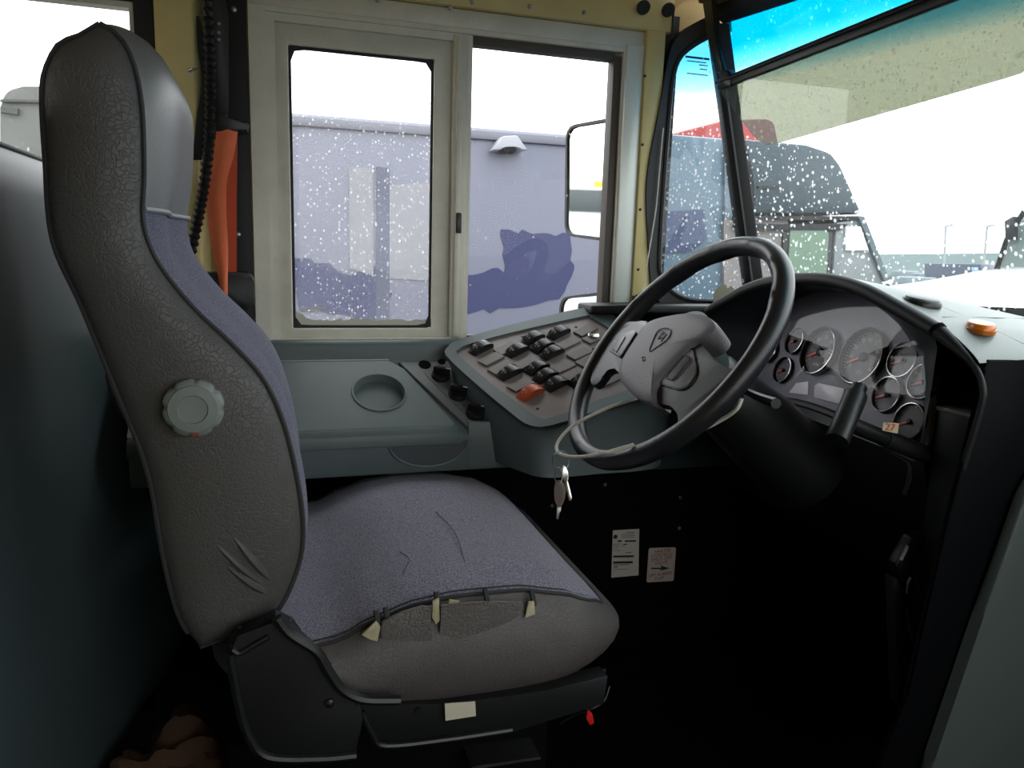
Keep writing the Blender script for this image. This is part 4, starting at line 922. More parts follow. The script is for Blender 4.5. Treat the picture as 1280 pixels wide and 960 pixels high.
for px, py, orange in rockers:
    M_ = pmtx(px, py); bm = NB(); L2, W2 = LEN * 0.52, WID * 0.44; base_ = []
    top = []
    for k in range(9):
        x = -L2 + 2 * L2 * k / 8; s = x / L2; top.append((x, 0.017 - 0.012 * s * s + 0.003 * s))
    prof_ = [(-L2, -0.001)] + [(x, h) for x, h in top] + [(L2, -0.001)]
    prism(bm, [M_ @ V((x, -W2, h)) for x, h in prof_], (M_.to_3x3() @ V((0, 1, 0))) * (2 * W2), 0.001, 1)
    rk = part('rocker_switch', bm, SWO if orange else SWM, swp, 'orange rocker switch' if orange else None)
    bm = NB()
    for sx_ in (-0.55, 0.30):                               # small printed symbols
        for dx, dy, ww, hh in ((0, -0.25, 0.16, 0.22), (0.06, 0.28, 0.10, 0.18), (-0.10, 0.28, 0.08, 0.18)):
            x = (sx_ + dx) * L2; y = dy * W2; s = x / L2; h = 0.0173 - 0.012 * s * s + 0.003 * s; s2 = (x + ww * L2) / L2; h2 = 0.0173 - 0.012 * s2 * s2 + 0.003 * s2
            add(bm, [M_ @ V((x, y, h)), M_ @ V((x + ww * L2, y, h2)), M_ @ V((x + ww * L2, y + hh * W2, h2)), M_ @ V((x, y + hh * W2, h))], [(0, 1, 2, 3)])
    part('symbol_print', bm, GPRINT, rk)
for px, py in ((653, 421), (592, 432), (672, 511), (720, 409)):
    M_ = pmtx(px, py); bm = NB(); lathe(bm, [(0.0035, -0.002), (0.0035, 0.0006), (0.001, 0.0008)], M_, 10); part('screw', bm, BLK2, swp)
bm = NB(); prism(bm, ragged([pk(a, b, -0.0055) for a, b in ((768, 482), (790, 474), (800, 484), (778, 496))], 0.004, 11), pn * 0.0004); part('rust_stain', bm, mat('rust_stain', (116, 72, 50), 0.8), swp)

# ================================================================== DASHBOARD
dash = thing('dashboard', 'dark dashboard with arched brow below the windscreen and grey top', 'dashboard', (1.1, 1.25, 0.6))
BX = 0.97
brow_px = [(886, 390), (896, 383), (912, 374), (934, 362), (962, 353), (1000, 349), (1040, 351), (1080, 363), (1120, 384), (1160, 407), (1180, 420), (1206, 444), (1222, 464), (1229, 486), (1228, 502), (1219, 535), (1205, 580), (1188, 640), (1165, 740)]
brow = smooth_path([at(a, b, 'X', BX) for a, b in brow_px], 6)
bm = NB(); tube(bm, brow, 0.0125, 12, rfun=lambda t: 0.0125 if t < 0.54 else max(0.0045, 0.0125 - (t - 0.54) * 0.075)); part('brow', bm, RUB, dash)
bm = NB(); p = at(1172, 413, 'X', BX); tube(bm, [p + V((0, 0.003, 0.002)), p + V((0, -0.003, -0.002))], 0.0132, 12); part('brow_joint', bm, PITCHM, dash)
def rearx(y): 
    s = 1.665 - y; q = wpt(s, 0.94); return q.x - 0.004
def rearz(y): return 0.956 if y > 1.05 else 0.956 - (1.05 - y) * 0.22
ext = [p.copy() for p in brow if p.z > 0.893 and (p.z > 0.926 or p.y < 1.2)]
ye = [p for p in ext]
last = ye[-1]
more = []
rows = [[], [], [], [], []]
for p in ye + more:
    a = p + V((0.002, 0, 0.0115)); y = p.y
    e = V((max(a.x + 0.03, rearx(y)), y, max(0.908, min(rearz(y), a.z + 0.01))))
    for k, (t_, lift) in enumerate(((0, 0), (0.25, 0.004), (0.6, 0.004), (0.97, 0.0), (1.0, -0.012))):
        q = a.lerp(e, t_); q.z += lift; rows[k].append(q)
bm = NB(); grid(bm, rows); dt = part('top_cover', bm, DASHTOP, dash)
# gauge face plane
GP = at(1080, 447, 'X', 1.045); GN = V((-0.95, 0.04, 0.31)).normalized()
def gp(px, py, h=0.0): return onp(px, py, GP, GN) + GN * h
face_px = [(946, 480), (944, 448), (958, 408), (984, 380), (1020, 366), (1058, 366), (1096, 382), (1128, 412), (1147, 448), (1155, 492), (1150, 545), (1138, 556), (1095, 534), (1040, 512), (965, 493)]
face = smooth_path([gp(a, b) for a, b in face_px], 4, closed=True)
clu = thing('instrument_cluster', 'curved instrument cluster of round dials with red needles behind the wheel', 'instrument cluster', gp(1060, 500) - V((0, 0, 0.05)))
bm = NB(); prism(bm, [p + (p - GP).normalized() * 0.02 for p in face], GN * -0.01); part('cluster_panel', bm, BEZEL, clu)
# hooded surround between brow and panel
br_loop = [p + V((0.0, 0, -0.002)) for p in brow if p.z > 0.948 or p.y > 1.2] + [at(a, b, 'X', 0.985) for a, b in ((1172, 432), (1165, 480), (1157, 530), (1150, 580), (1100, 558), (1040, 534), (965, 507), (925, 494), (905, 450), (890, 410))]
GM = mtx_of(GP, GN); GI = GM.inverted(); GC = GI @ gp(1060, 450)
def by_angle(loop, n=120):
    d = resample_closed(loop, 900); an = [math.atan2((GI @ p).y - GC.y, (GI @ p).x - GC.x) for p in d]; out = []
    for k in range(n):
        a = 2 * PI * k / n - PI; out.append(d[min(range(900), key=lambda i: abs(math.atan2(math.sin(an[i] - a), math.cos(an[i] - a))))])
    return out
fo, bo = by_angle(face), by_angle(br_loop)
bm = NB(); grid(bm, [[b.lerp(f, t_) + V((0, 0, 0)) for b, f in zip(bo, fo)] for t_ in (0, 0.3, 0.6, 0.85, 1.0)], closed_u=True); part('hood_lining', bm, DASHM, clu)
def gauge(px, py, r, ticks, nums, label, ang, sub=None, big=False):
    c = gp(px, py); M_ = mtx_of(c, GN); gh = 0.010 if big else 0.006
    bm = NB(); lathe(bm, [(r * 1.06, 0), (r * 1.06, gh), (r * 1.0, gh + 0.0015), (r * 0.97, gh), (r * 0.965, 0.002)], M_, 44, cap0=False, cap1=False); g = part('gauge', bm, BLK, clu)
    bm = NB(); tube(bm, [M_ @ V((r * 1.0 * math.cos(2 * PI * k / 48), r * math.sin(2 * PI * k / 48), gh + 0.0018)) for k in range(48)], 0.0011 if not big else 0.0014, 6, closed=True); part('chrome_rim', bm, CHROME, g)
    bm = NB(); lathe(bm, [(r * 0.97, 0.0015), (0.0005, 0.0018)], M_, 40, cap0=False); part('dial_face', bm, GAUGE, g)
    bm = NB()
    a0, a1 = math.radians(215), math.radians(-35)
    for k in range(ticks + 1):
        a = a0 + (a1 - a0) * k / ticks; mj = (k % max(1, ticks // max(1, len(nums) - 1)) == 0) if nums else (k % 2 == 0)
        r0, r1 = r * (0.80 if mj else 0.86), r * 0.93; tw = 0.0006 if big else 0.0005
        d = V((math.cos(a), math.sin(a), 0)); e = V((-d.y, d.x, 0)) * tw
        add(bm, [M_ @ (d * r0 + e + V((0, 0, 0.0021))), M_ @ (d * r0 - e + V((0, 0, 0.0021))), M_ @ (d * r1 - e + V((0, 0, 0.0021))), M_ @ (d * r1 + e + V((0, 0, 0.0021)))], [(0, 1, 2, 3)])
    for i, s in enumerate(nums):
        a = a0 + (a1 - a0) * i / (len(nums) - 1); T_ = M_ @ Matrix.Translation(V((r * 0.64 * math.cos(a), r * 0.64 * math.sin(a), 0.0021)))
        text_bm(bm, s, r * (0.24 if big else 0.30), T_, 0.0001)
    if label: text_bm(bm, label, r * 0.2, M_ @ Matrix.Translation(V((0, -r * (0.58 if big else 0.5), 0.0021))), 0.0001)
    part('dial_marking', bm, WHITE, g)
    a = math.radians(ang); d = V((math.cos(a), math.sin(a), 0)); e = V((-d.y, d.x, 0)); wdt = 0.0036 if big else 0.0026
    bm = NB(); prism(bm, [M_ @ (d * r * -0.1 + e * wdt + V((0, 0, 0.004))), M_ @ (d * r * -0.1 - e * wdt + V((0, 0, 0.004))), M_ @ (d * r * 0.78 - e * 0.0007 + V((0, 0, 0.004))), M_ @ (d * r * 0.78 + e * 0.0007 + V((0, 0, 0.004)))], GN * 0.0012); part('needle', bm, RED, g)
    bm = NB(); rh = r * 0.17 if big else r * 0.13; lathe(bm, [(rh, 0.002), (rh, 0.0065), (rh * 0.8, 0.0075), (0.0003, 0.0078)], M_, 20); part('hub_cap', bm, BLK2, g)
gauge(1027, 440, 0.0475, 30, ['0', '5', '10', '15', '20', '25', '30'], 'RPM', 206, big=True)
gauge(1081, 447, 0.0525, 32, ['0', '10', '20', '30', '40', '50', '60', '70', '80'], 'MPH', 206, big=True)
gauge(981, 463, 0.027, 8, [], '', 206); gauge(996, 427, 0.027, 8, [], '', 206); gauge(964, 440, 0.024, 8, [], '', 206)
gauge(1131, 451, 0.031, 8, [], '', 206); gauge(1111, 494, 0.031, 8, [], '', 206); gauge(1157, 478, 0.030, 8, [], '', 206); gauge(1139, 528, 0.031, 8, [], '', 206)
for q in ([(987, 491), (996, 479), (1011, 477), (1011, 494)], [(1019, 482), (1024, 479), (1056, 486), (1052, 506), (1018, 497)]):
    bm = NB(); prism(bm, [gp(a, b, 0.0005) for a, b in q], GN * 0.0015, 0.0006); part('display_window', bm, LCD, clu)
bm = NB(); tube(bm, smooth_path([gp(a, b, 0.004) for a, b in ((962, 500), (1000, 505), (1040, 518), (1090, 541), (1140, 562))], 4), 0.009, 8); part('lower_lip', bm, RUB, clu)
bm = NB(); grid(bm, [[b.lerp(f, 0.72) for b, f in zip(bo, fo)], [GP + ((b.lerp(f, 0.72)) - GP) * 0.5 + GN * 0.012 for b, f in zip(bo, fo)], [GP + GN * 0.022 for b in bo]], closed_u=True); part('lens', bm, glass('cluster_lens', (0.92, 0.92, 0.95), haze=0.0, gloss=0.05), clu)
# dash lower body under the cluster and left rail
ys = [1.62, 1.45, 1.3, 1.15, 1.0, 0.95]
def lowrow(pts): return pts
r0 = [at(a, b, 'X', 0.985) for a, b in ((888, 400), (905, 450), (925, 494), (965, 508), (1040, 535), (1100, 558), (1155, 580))]
r1 = [V((1.0, p.y, min(p.z, 0.80) - 0.06)) for p in r0]; r2 = [V((1.08, p.y, 0.50)) for p in r0]; r3 = [V((1.21, p.y, 0.42)) for p in r0]
bm = NB(); grid(bm, [r0, r1, r2, r3]); part('lower_shroud', bm, BLK2, dash)
bm = NB(); tube(bm, smooth_path([at(a, b, 'X', 0.99) for a, b in ((1088, 553), (1115, 566), (1136, 578), (1137, 596), (1130, 618))], 5), 0.004, 8); part('shroud_edge', bm, DASHM, dash)
bm = NB(); prism(bm, [V((0.71, 1.745, 0.925)), V((0.71, 1.66, 0.925)), V((0.80, 1.60, 0.932)), V((0.985, 1.598, 0.930)), V((1.02, 1.60, 0.930)), V((1.06, 1.72, 0.930)), V((0.90, 1.745, 0.93))], (0, 0, -0.02), 0.006); part('side_rail', bm, RUB, dash)
bm = NB(); prism(bm, [V((0.70, 1.70, 0.60)), V((1.0, 1.62, 0.60)), V((1.0, 1.62, 0.912)), V((0.74, 1.70, 0.912))], (0, 0.04, 0)); part('rail_recess', bm, PITCHM, dash)
# knee panel below the switch pod towards the column
bm = NB(); prism(bm, [at(a, b, 'Y', 1.50) for a, b in ((662, 522), (760, 505), (905, 478), (930, 500), (930, 581), (800, 588), (664, 592))], (0, 0.03, 0), 0.004); part('knee_panel', bm, mat('dark_green_plastic', (38, 50, 52), 0.5), dash)
# end of the dash beside the aisle: face with pocket, ledge box, side panel
EX = 1.05
bm = NB(); prism(bm, [at(a, b, 'X', EX) for a, b in ((1150, 440), (1165, 400), (1205, 440), (1236, 470), (1236, 500), (1205, 580), (1188, 640), (1160, 770), (1150, 770), (1130, 600))], (0.03, 0, 0), 0.003); part('end_face', bm, BLK, dash)
bm = NB(); prism(bm, [at(a, b, 'X', EX - 0.004) for a, b in ((1172, 492), (1176, 455), (1185, 440), (1200, 452), (1218, 472), (1220, 492))], (0.006, 0, 0), 0.002); part('pocket_shade', bm, PITCHM, dash)  # flat black plate that paints the shade inside the pocket
q0, q1 = at(1172, 508, 'X', 0.995), at(1219, 508, 'X', 0.995)
bm = NB(); box(bm, (0.995, q1.y, 0.42), (1.05, q0.y, q0.z), 0.004); part('ledge_box', bm, BLK, dash)
bm = NB(); box(bm, (0.993, q1.y, q0.z - 0.006), (1.05, q0.y + 0.002, q0.z + 0.001), 0.002); part('ledge_top_lit', bm, CONS2, dash)  # paler cap on the black box, so its lit top is painted
EY = 0.845
side_px = [(1230, 462), (1236, 450), (1300, 450), (1400, 450), (1400, 600), (1300, 600), (1260, 700), (1172, 965), (1150, 1000), (1080, 1000), (1137, 870), (1188, 640), (1226, 500)]
bm = NB(); prism(bm, [at(a, b, 'Y', EY) for a, b in side_px], (0, 0.008, 0), 0.003, 2); part('end_panel', bm, mat('charcoal_panel', (10, 11, 14), 0.6, bump=('n', 250, 0.2), spec=0.06), dash)
bm = NB(); prism(bm, [at(a, b, 'Y', 0.82) for a, b in ((1282, 622), (1230, 770), (1168, 952), (1150, 1010), (1420, 1010), (1420, 600), (1300, 590))], (0, 0.02, 0), 0.004)
single('engine_cover_panel', bm, mat('mid_green_grey', (80, 90, 88), 0.55, bump=('n', 300, 0.2)), 'plain green grey panel slanting at the aisle end of the dashboard', 'panel')
# marker lamp and round puck on the dash top
_tp = sorted([(p.y, p.z + 0.0115, p.x + 0.002) for p in ye + more])
def top_z(x, y):
    lo = max([t for t in _tp if t[0] <= y] or [_tp[0]]); hi = min([t for t in _tp if t[0] >= y] or [_tp[-1]])
    f = 0 if hi[0] == lo[0] else (y - lo[0]) / (hi[0] - lo[0]); za = lo[1] + (hi[1] - lo[1]) * f; xa = lo[2] + (hi[2] - lo[2]) * f
    xe = max(xa + 0.03, rearx(y)); ze = min(rearz(y), za + 0.01); t = max(0, min(1, (x - xa) / (xe - xa))); return za + (ze - za) * t + 0.004 * math.sin(PI * t)
def on_top(px, py):
    d = ray(px, py); k = 0.9
    while k < 2.2:
        q = CAM + d * k
        if q.z < top_z(q.x, q.y): break
        k += 0.002
    return q
for line in ([(1172, 382), (1200, 394), (1240, 412), (1290, 436)], [(1178, 397), (1210, 397), (1248, 398), (1290, 399)]):
    bm = NB(); tube(bm, resample([on_top(a, b) + V((0, 0, 0.0003)) for a, b in line], 14), 0.0012, 5); part('cover_seam', bm, BLK2, dt)
c = on_top(1225, 413)
M_ = mtx_of(c, (0.0, -0.10, 1), up=(1, -0.9, 0)); M_ = M_ @ Matrix.Diagonal((1.0, 0.62, 1, 1)); s_ = 0.033
t = thing('amber_lamp', 'oval amber marker lamp lying on the grey dash top', 'lamp', c)
bm = NB(); lathe(bm, [(s_ * 1.05, -0.002), (s_ * 1.05, 0.004), (s_ * 0.98, 0.0045)], M_, 36); part('lamp_base', bm, mat('amber_base', (170, 90, 20), 0.35), t)
bm = NB(); lathe(bm, [(s_ * 0.98, 0.004), (s_ * 0.96, 0.009), (s_ * 0.86, 0.0125), (s_ * 0.4, 0.014), (0.0005, 0.0142)], M_, 36); part('lens', bm, ORANGE2, t)
c = on_top(1152, 379); M_ = mtx_of(c, (0.05, -0.15, 1), up=(1, 0, 0))
t = thing('dash_sensor', 'round dark puck on the dash top close to the windscreen', 'sensor', c)
bm = NB(); lathe(bm, [(0.030, -0.003), (0.030, 0.004), (0.0285, 0.006)], M_, 32); part('puck_base', bm, BLK, t)
bm = NB(); lathe(bm, [(0.027, 0.005), (0.026, 0.009), (0.022, 0.0105), (0.0005, 0.011)], M_, 32); part('puck_cap', bm, mat('puck_grey', (86, 96, 94), 0.35), t)

# ================================================================== STEERING WHEEL
WC = deep(838, 437, 1.35); WN = V((-math.cos(math.radians(37.5)), 0, math.sin(math.radians(37.5))))
WM = mtx_of(WC, WN); WI = WM.inverted()
def wl(px, py, h=0.0):
    p = onp(px, py, WC + WN * h, WN); q = WI @ p; return V((q.x, q.y, h))
sw = thing('steering_wheel', 'large black two-spoke steering wheel with grey centre pad', 'steering wheel', WC)
RR, rr0 = 0.231, 0.0165
bm = NB()
rings = []
for k in range(96):
    a = 2 * PI * k / 96; d = V((math.cos(a), math.sin(a), 0)); ring = []
    wob = 0.0012 * (1 if (math.sin(14 * a) > 0.2 and math.sin(a) > 0.2) else 0)
    for j in range(14):
        b = 2 * PI * j / 14; rr_ = rr0 + (wob if math.cos(b) < 0 else 0)
        ring.append(bm.verts.new(WM @ (d * (RR + rr_ * math.cos(b)) + V((0, 0, rr_ * 1.12 * math.sin(b))))))
    rings.append(ring)
for k in range(96):
    A, B = rings[k], rings[(k + 1) % 96]
    for j in range(14): bm.faces.new((A[j], A[(j + 1) % 14], B[(j + 1) % 14], B[j]))
part('rim', bm, WHEELM, sw)
def hsp(r, lift): return lift + 0.006 + 0.024 * max(0.0, min(1.0, (0.225 - r) / 0.125))
def wv(px, py, lift):                                        # point on the dished spoke surface
    h = 0.01
    for _ in range(30):
        q = wl(px, py, h); h = h * 0.5 + 0.5 * hsp(math.hypot(q.x, q.y), lift)
    q = wl(px, py, h); l = math.hypot(q.x, q.y)
    return q if l < 0.226 else V((q.x * 0.226 / l, q.y * 0.226 / l, q.z))
def slab(px_pts, h, thick, mt, name, parent, bev=0.004, sub=3, rnd_=True, label=None, seg=3):
    pts = [wv(a, b, h) for a, b in px_pts]
    if rnd_: pts = smooth_path(pts, sub, closed=True)
    bm = NB(); prism(bm, [WM @ p for p in pts], WN * -thick, bev, seg); return part(name, bm, mt, parent, label)
lspoke = slab([(810, 404), (796, 402), (780, 404), (764, 418), (750, 436), (742, 452), (738, 470), (741, 482), (750, 476), (757, 464), (765, 459), (774, 466), (780, 474), (800, 450)], 0.0, 0.016, WHEELM, 'spoke', sw, 0.006)
rspoke = slab([(866, 426), (880, 434), (896, 452), (916, 462), (932, 468), (926, 486), (900, 512), (872, 536), (852, 548), (846, 540), (848, 524), (842, 510), (826, 504), (810, 500), (830, 460)], 0.0, 0.016, WHEELM, 'spoke', sw, 0.006)
# centre pad: domed slab
pad_px = [(805, 405), (822, 396), (853, 390), (876, 391), (889, 398), (894, 408), (884, 420), (868, 428), (845, 450), (822, 475), (815, 488), (813, 501), (798, 498), (784, 487), (773, 474), (772, 460), (778, 446), (792, 424)]
po = resample_closed(smooth_path([wl(a, b, 0.034) for a, b in pad_px], 4, closed=True), 90); pc = sum(po, V()) / 90
rows = []
for sc, h in ((0.95, -0.012), (0.985, 0.008), (1.0, 0.022), (0.985, 0.031), (0.93, 0.0355), (0.8, 0.038), (0.6, 0.040), (0.3, 0.041), (0.0, 0.0412)):
    rows.append([WM @ V((pc.x + (p.x - pc.x) * sc, pc.y + (p.y - pc.y) * sc, h)) for p in po])
bm = NB(); grid(bm, rows, closed_u=True); pad = part('centre_pad', bm, PADM, sw)
# emblem: drop-shaped outline with a small upright mark, and a tiny horn mark below
emb = smooth_path([wl(a, b, 0.0418) for a, b in ((812, 439), (816, 426), (822, 414), (830, 410), (837, 411), (838, 417), (832, 426), (822, 433))], 5, closed=True)
bm = NB(); tube(bm, [WM @ p for p in emb], 0.0011, 5, closed=True); 
for a, b in (((822, 424), (829, 414)), ((826, 427), (833, 417)), ((824, 423), (830, 422)), ((828, 418), (831, 415))):
    tube(bm, [WM @ wl(*a, 0.0418), WM @ wl(*b, 0.0418)], 0.0008, 4)
part('emblem', bm, LOGO, pad)
bm = NB()
for a, b in (((802, 447), (805, 446)), ((803, 451), (807, 450)), ((803, 447), (804, 452)), ((806, 446), (806, 451))): tube(bm, [WM @ wl(*a, 0.0412), WM @ wl(*b, 0.0412)], 0.0008, 4)
part('horn_mark', bm, LOGO, pad)
# switch pods on the spokes
bl = slab([(761, 438), (766, 426), (778, 416), (792, 412), (795, 415), (784, 430), (774, 446)], 0.002, 0.006, mat('silver_button_pod', (150, 150, 152), 0.35), 'button_pod', lspoke, 0.0015, rnd_=False)
slab([(771, 441), (786, 418), (791, 416), (793, 418), (776, 444)], 0.0035, 0.004, BTN, 'button', lspoke, 0.001, rnd_=False)
slab([(765, 437), (771, 424), (779, 419), (781, 421), (770, 440)], 0.0035, 0.004, BTN, 'button', lspoke, 0.001, rnd_=False)
slab([(824, 475), (862, 434), (868, 446), (872, 462), (868, 474), (858, 485), (850, 487), (840, 485)], 0.001, 0.006, BLK, 'button_pod', rspoke, 0.0015, sub=3)
slab([(826, 475), (862, 437), (867, 448), (870, 461), (866, 472), (857, 483), (850, 485), (840, 483)], 0.002, 0.005, BTN, 'button', rspoke, 0.0015, sub=3)
slab([(833, 473), (836, 467), (855, 445), (861, 445), (863, 450), (846, 470), (840, 475)], 0.0035, 0.003, mat('lower_button', (104, 104, 108), 0.4), 'button', rspoke, 0.001, sub=3)
bm = NB(); tube(bm, [WM @ wv(a, b, 0.0038) for a, b in ((833, 473), (836, 467), (855, 445), (861, 445), (863, 450), (846, 470), (840, 475))], 0.0007, 5, closed=True); part('button_outline', bm, BLK2, rspoke)
bm = NB(); lathe(bm, [(0.085, 0.0), (0.08, -0.03), (0.066, -0.06), (0.06, -0.085)], WM, 36); part('hub_shroud', bm, mat('hub_green_black', (52, 62, 62), 0.45), sw)
# column
col_ = thing('steering_column', 'black steering column running down behind the wheel into the dash', 'column', WC - WN * 0.3)
bm = NB(); lathe(bm, [(0.055, -0.087), (0.062, -0.10), (0.066, -0.16), (0.075, -0.24), (0.08, -0.40)], WM, 32); part('column_shroud', bm, BLK, col_)
bm = NB(); tube(bm, smooth_path([WM @ V((0.05, 0.02, -0.13)), WM @ V((0.11, 0.015, -0.13)), WM @ V((0.17, 0.01, -0.12))], 4), 0.007, 8, rfun=lambda t: 0.006 + 0.003 * t); part('stalk', bm, BLK, col_)
bm = NB(); tube(bm, smooth_path([WM @ V((-0.05, 0.02, -0.13)), WM @ V((-0.12, 0.03, -0.13)), WM @ V((-0.18, 0.035, -0.12))], 4), 0.007, 8); part('stalk', bm, BLK, col_)

# cord, ring and keys
def wp(px, py, h): return onp(px, py, WC + WN * h, WN)
cordp = smooth_path([wp(a, b, h) for a, b, h in ((800, 497, -0.02), (770, 506, 0.01), (742, 518, 0.03), (715, 533, 0.036), (699, 550, 0.036), (696, 562, 0.036), (704, 569, 0.036), (725, 571, 0.034), (752, 567, 0.032), (778, 560, 0.026), (792, 556, 0.02))], 6)
t = thing('lanyard', 'pale plastic lanyard looped over the lower left of the steering wheel', 'cord', min(cordp, key=lambda p: p.z))
bm = NB(); tube(bm, cordp, 0.0031, 8); part('loop', bm, CORDM, t)
bm = NB(); tube(bm, smooth_path([wp(a, b, h) for a, b, h in ((750, 566, 0.032), (765, 566, 0.031), (780, 561, 0.028), (793, 556, 0.024))], 5), 0.0038, 8, rfun=lambda t: 0.0042 * (1 - 0.7 * t)); part('knot_end', bm, CORDM, t)
bm = NB(); tube(bm, smooth_path([wp(a, b, h) for a, b, h in ((927, 498, -0.045), (921, 511, -0.05), (905, 523, -0.055), (882, 535, -0.055), (866, 541, -0.055))], 6), 0.0034, 8); part('loop', bm, CORDM, t)
kr = wp(701, 576, 0.036)
KD = 961 / max(0.5, (kr - CAM).dot(FWD))
def kpx(px, py, d=0.0): return kr + RGT * ((px - 701) / KD) - UPV * ((py - 576) / KD) - FWD * d
bm = NB(); tube(bm, [kpx(701 + 10.5 * math.cos(2 * PI * k / 30), 576 + 12 * math.sin(2 * PI * k / 30), 0.003 * math.sin(2 * PI * k / 15)) for k in range(30)], 0.0011, 6, closed=True); single('key_ring', bm, STEEL, 'thin steel split ring hanging from the pale lanyard', 'key ring')
bm = NB(); tube(bm, [kpx(698 + 5 * math.cos(2 * PI * k / 24), 594 + 10 * math.sin(2 * PI * k / 24), 0.004) for k in range(24)], 0.001, 6, closed=True); single('key_ring', bm, STEEL, 'small lower ring that carries the brown-headed key', 'key ring')
t = thing('key', 'key with dull brown head hanging lowest from the rings', 'key', kpx(697, 648))
kb_ = [(695, 602), (700, 600), (706, 606), (707, 618), (703, 630), (700, 634), (696, 632), (693, 622), (693, 608)]
bm = NB(); prism(bm, smooth_path([kpx(a, b, 0.004) for a, b in kb_], 3, closed=True), FWD * 0.004, 0.001); part('key_head', bm, mat('dull_brown_key', (104, 88, 80), 0.45), t)
bm = NB(); prism(bm, [kpx(a, b, 0.003) for a, b in ((696, 628), (702, 629), (701, 639), (699, 640), (698, 649), (695, 648), (696, 640))], FWD * 0.002, 0.0005); part('key_blade', bm, STEEL, t)
t = thing('key', 'slim silver key hanging tilted beside the brown-headed key', 'key', kpx(714, 626))
bm = NB(); prism(bm, smooth_path([kpx(a, b, 0.006) for a, b in ((701, 584), (705, 581), (710, 590), (709, 602), (705, 602), (703, 594))], 3, closed=True), FWD * 0.0022, 0.0006); part('key_head', bm, CHROME, t)
bm = NB(); prism(bm, [kpx(a, b, 0.006) for a, b in ((705, 600), (709, 599), (715, 622), (713, 626), (711, 625))], FWD * 0.002, 0.0005); part('key_blade', bm, CHROME, t)

# ================================================================== T-HANDLE LEVER
t = thing('gear_lever', 'black T-handle lever sticking out in front of the dials with a small numbered sticker', 'lever', deep(1140, 566, 1.22))
ta, tb = deep(1074, 484, 1.20), deep(1046, 551, 1.15)
bm = NB(); tube(bm, [ta, ta.lerp(tb, 0.14), ta.lerp(tb, 0.16), ta.lerp(tb, 0.5), ta.lerp(tb, 0.97), tb], 0.017, 24, rfun=lambda t_: 0.0125 if t_ < 0.25 else (0.0175 if t_ < 0.95 else 0.0165)); part('handle', bm, BLK, t)
a0_, a1_ = deep(1062, 530, 1.18), deep(1156, 568, 1.235)
bm = NB(); tube(bm, [a0_, a0_.lerp(a1_, 0.02), a0_.lerp(a1_, 0.45)], 0.0125, 18); part('arm', bm, BLK, t)
bm = NB(); tube(bm, [a0_.lerp(a1_, 0.45), a1_], 0.0145, 18); part('arm_sleeve', bm, BLK2, t)
stc = [(1104, 528), (1124, 529), (1122, 542), (1103, 538)]
bm = NB(); prism(bm, [deep(a, b, 1.185) for a, b in stc], FWD * 0.001); st = part('sticker', bm, mat('orange_cream', (206, 186, 158), 0.6), t)
sr = (deep(1124, 531, 1.185) - deep(1104, 528.5, 1.185)).normalized(); sn = -FWD; su = sn.cross(sr).normalized(); sn = sr.cross(su)
SM = Matrix.Identity(4); cs_ = deep(1113, 534.5, 1.1835)
for i in range(3): SM[i][0] = sr[i]; SM[i][1] = su[i]; SM[i][2] = sn[i]; SM[i][3] = cs_[i]
bm = NB(); text_bm(bm, '27', 0.0155, SM, 0.0002); part('lettering', bm, mat('red_orange_ink', (206, 84, 40), 0.6), t)
# bright linkage by the aisle end of the footwell
t = thing('pedal_linkage', 'shiny metal linkage and bracket strip in the dark footwell beside the end panel', 'bracket', at(1125, 882, 'Y', 0.93))
bm = NB(); prism(bm, [at(a, b, 'Y', 0.93) for a, b in ((1117, 722), (1126, 724), (1138, 800), (1140, 842), (1128, 884), (1123, 880))], (0.0, 0.02, 0), 0.002); part('strip', bm, mat('dark_steel', (60, 62, 64), 0.4, metal=0.6), t)
for q in ([(1126, 700), (1132, 688), (1134, 682)], [(1134, 742), (1136, 728), (1139, 722)], [(1152, 712), (1158, 738), (1163, 762)], [(1162, 706), (1167, 728)], [(1146, 722), (1152, 748), (1156, 774)], [(1133, 758), (1138, 790), (1143, 808)], [(1148, 802), (1153, 788), (1152, 780)]):
    bm = NB(); tube(bm, smooth_path([at(a, b, 'Y', 0.915) for a, b in q], 4), 0.0028, 6); part('rod', bm, STEEL, t)
bm = NB(); prism(bm, [at(a, b, 'Y', 0.925) for a, b in ((1120, 706), (1140, 672), (1158, 668), (1166, 690), (1150, 720), (1130, 728))], (0, 0.02, 0), 0.004); part('bracket_plate', bm, BLK, t)

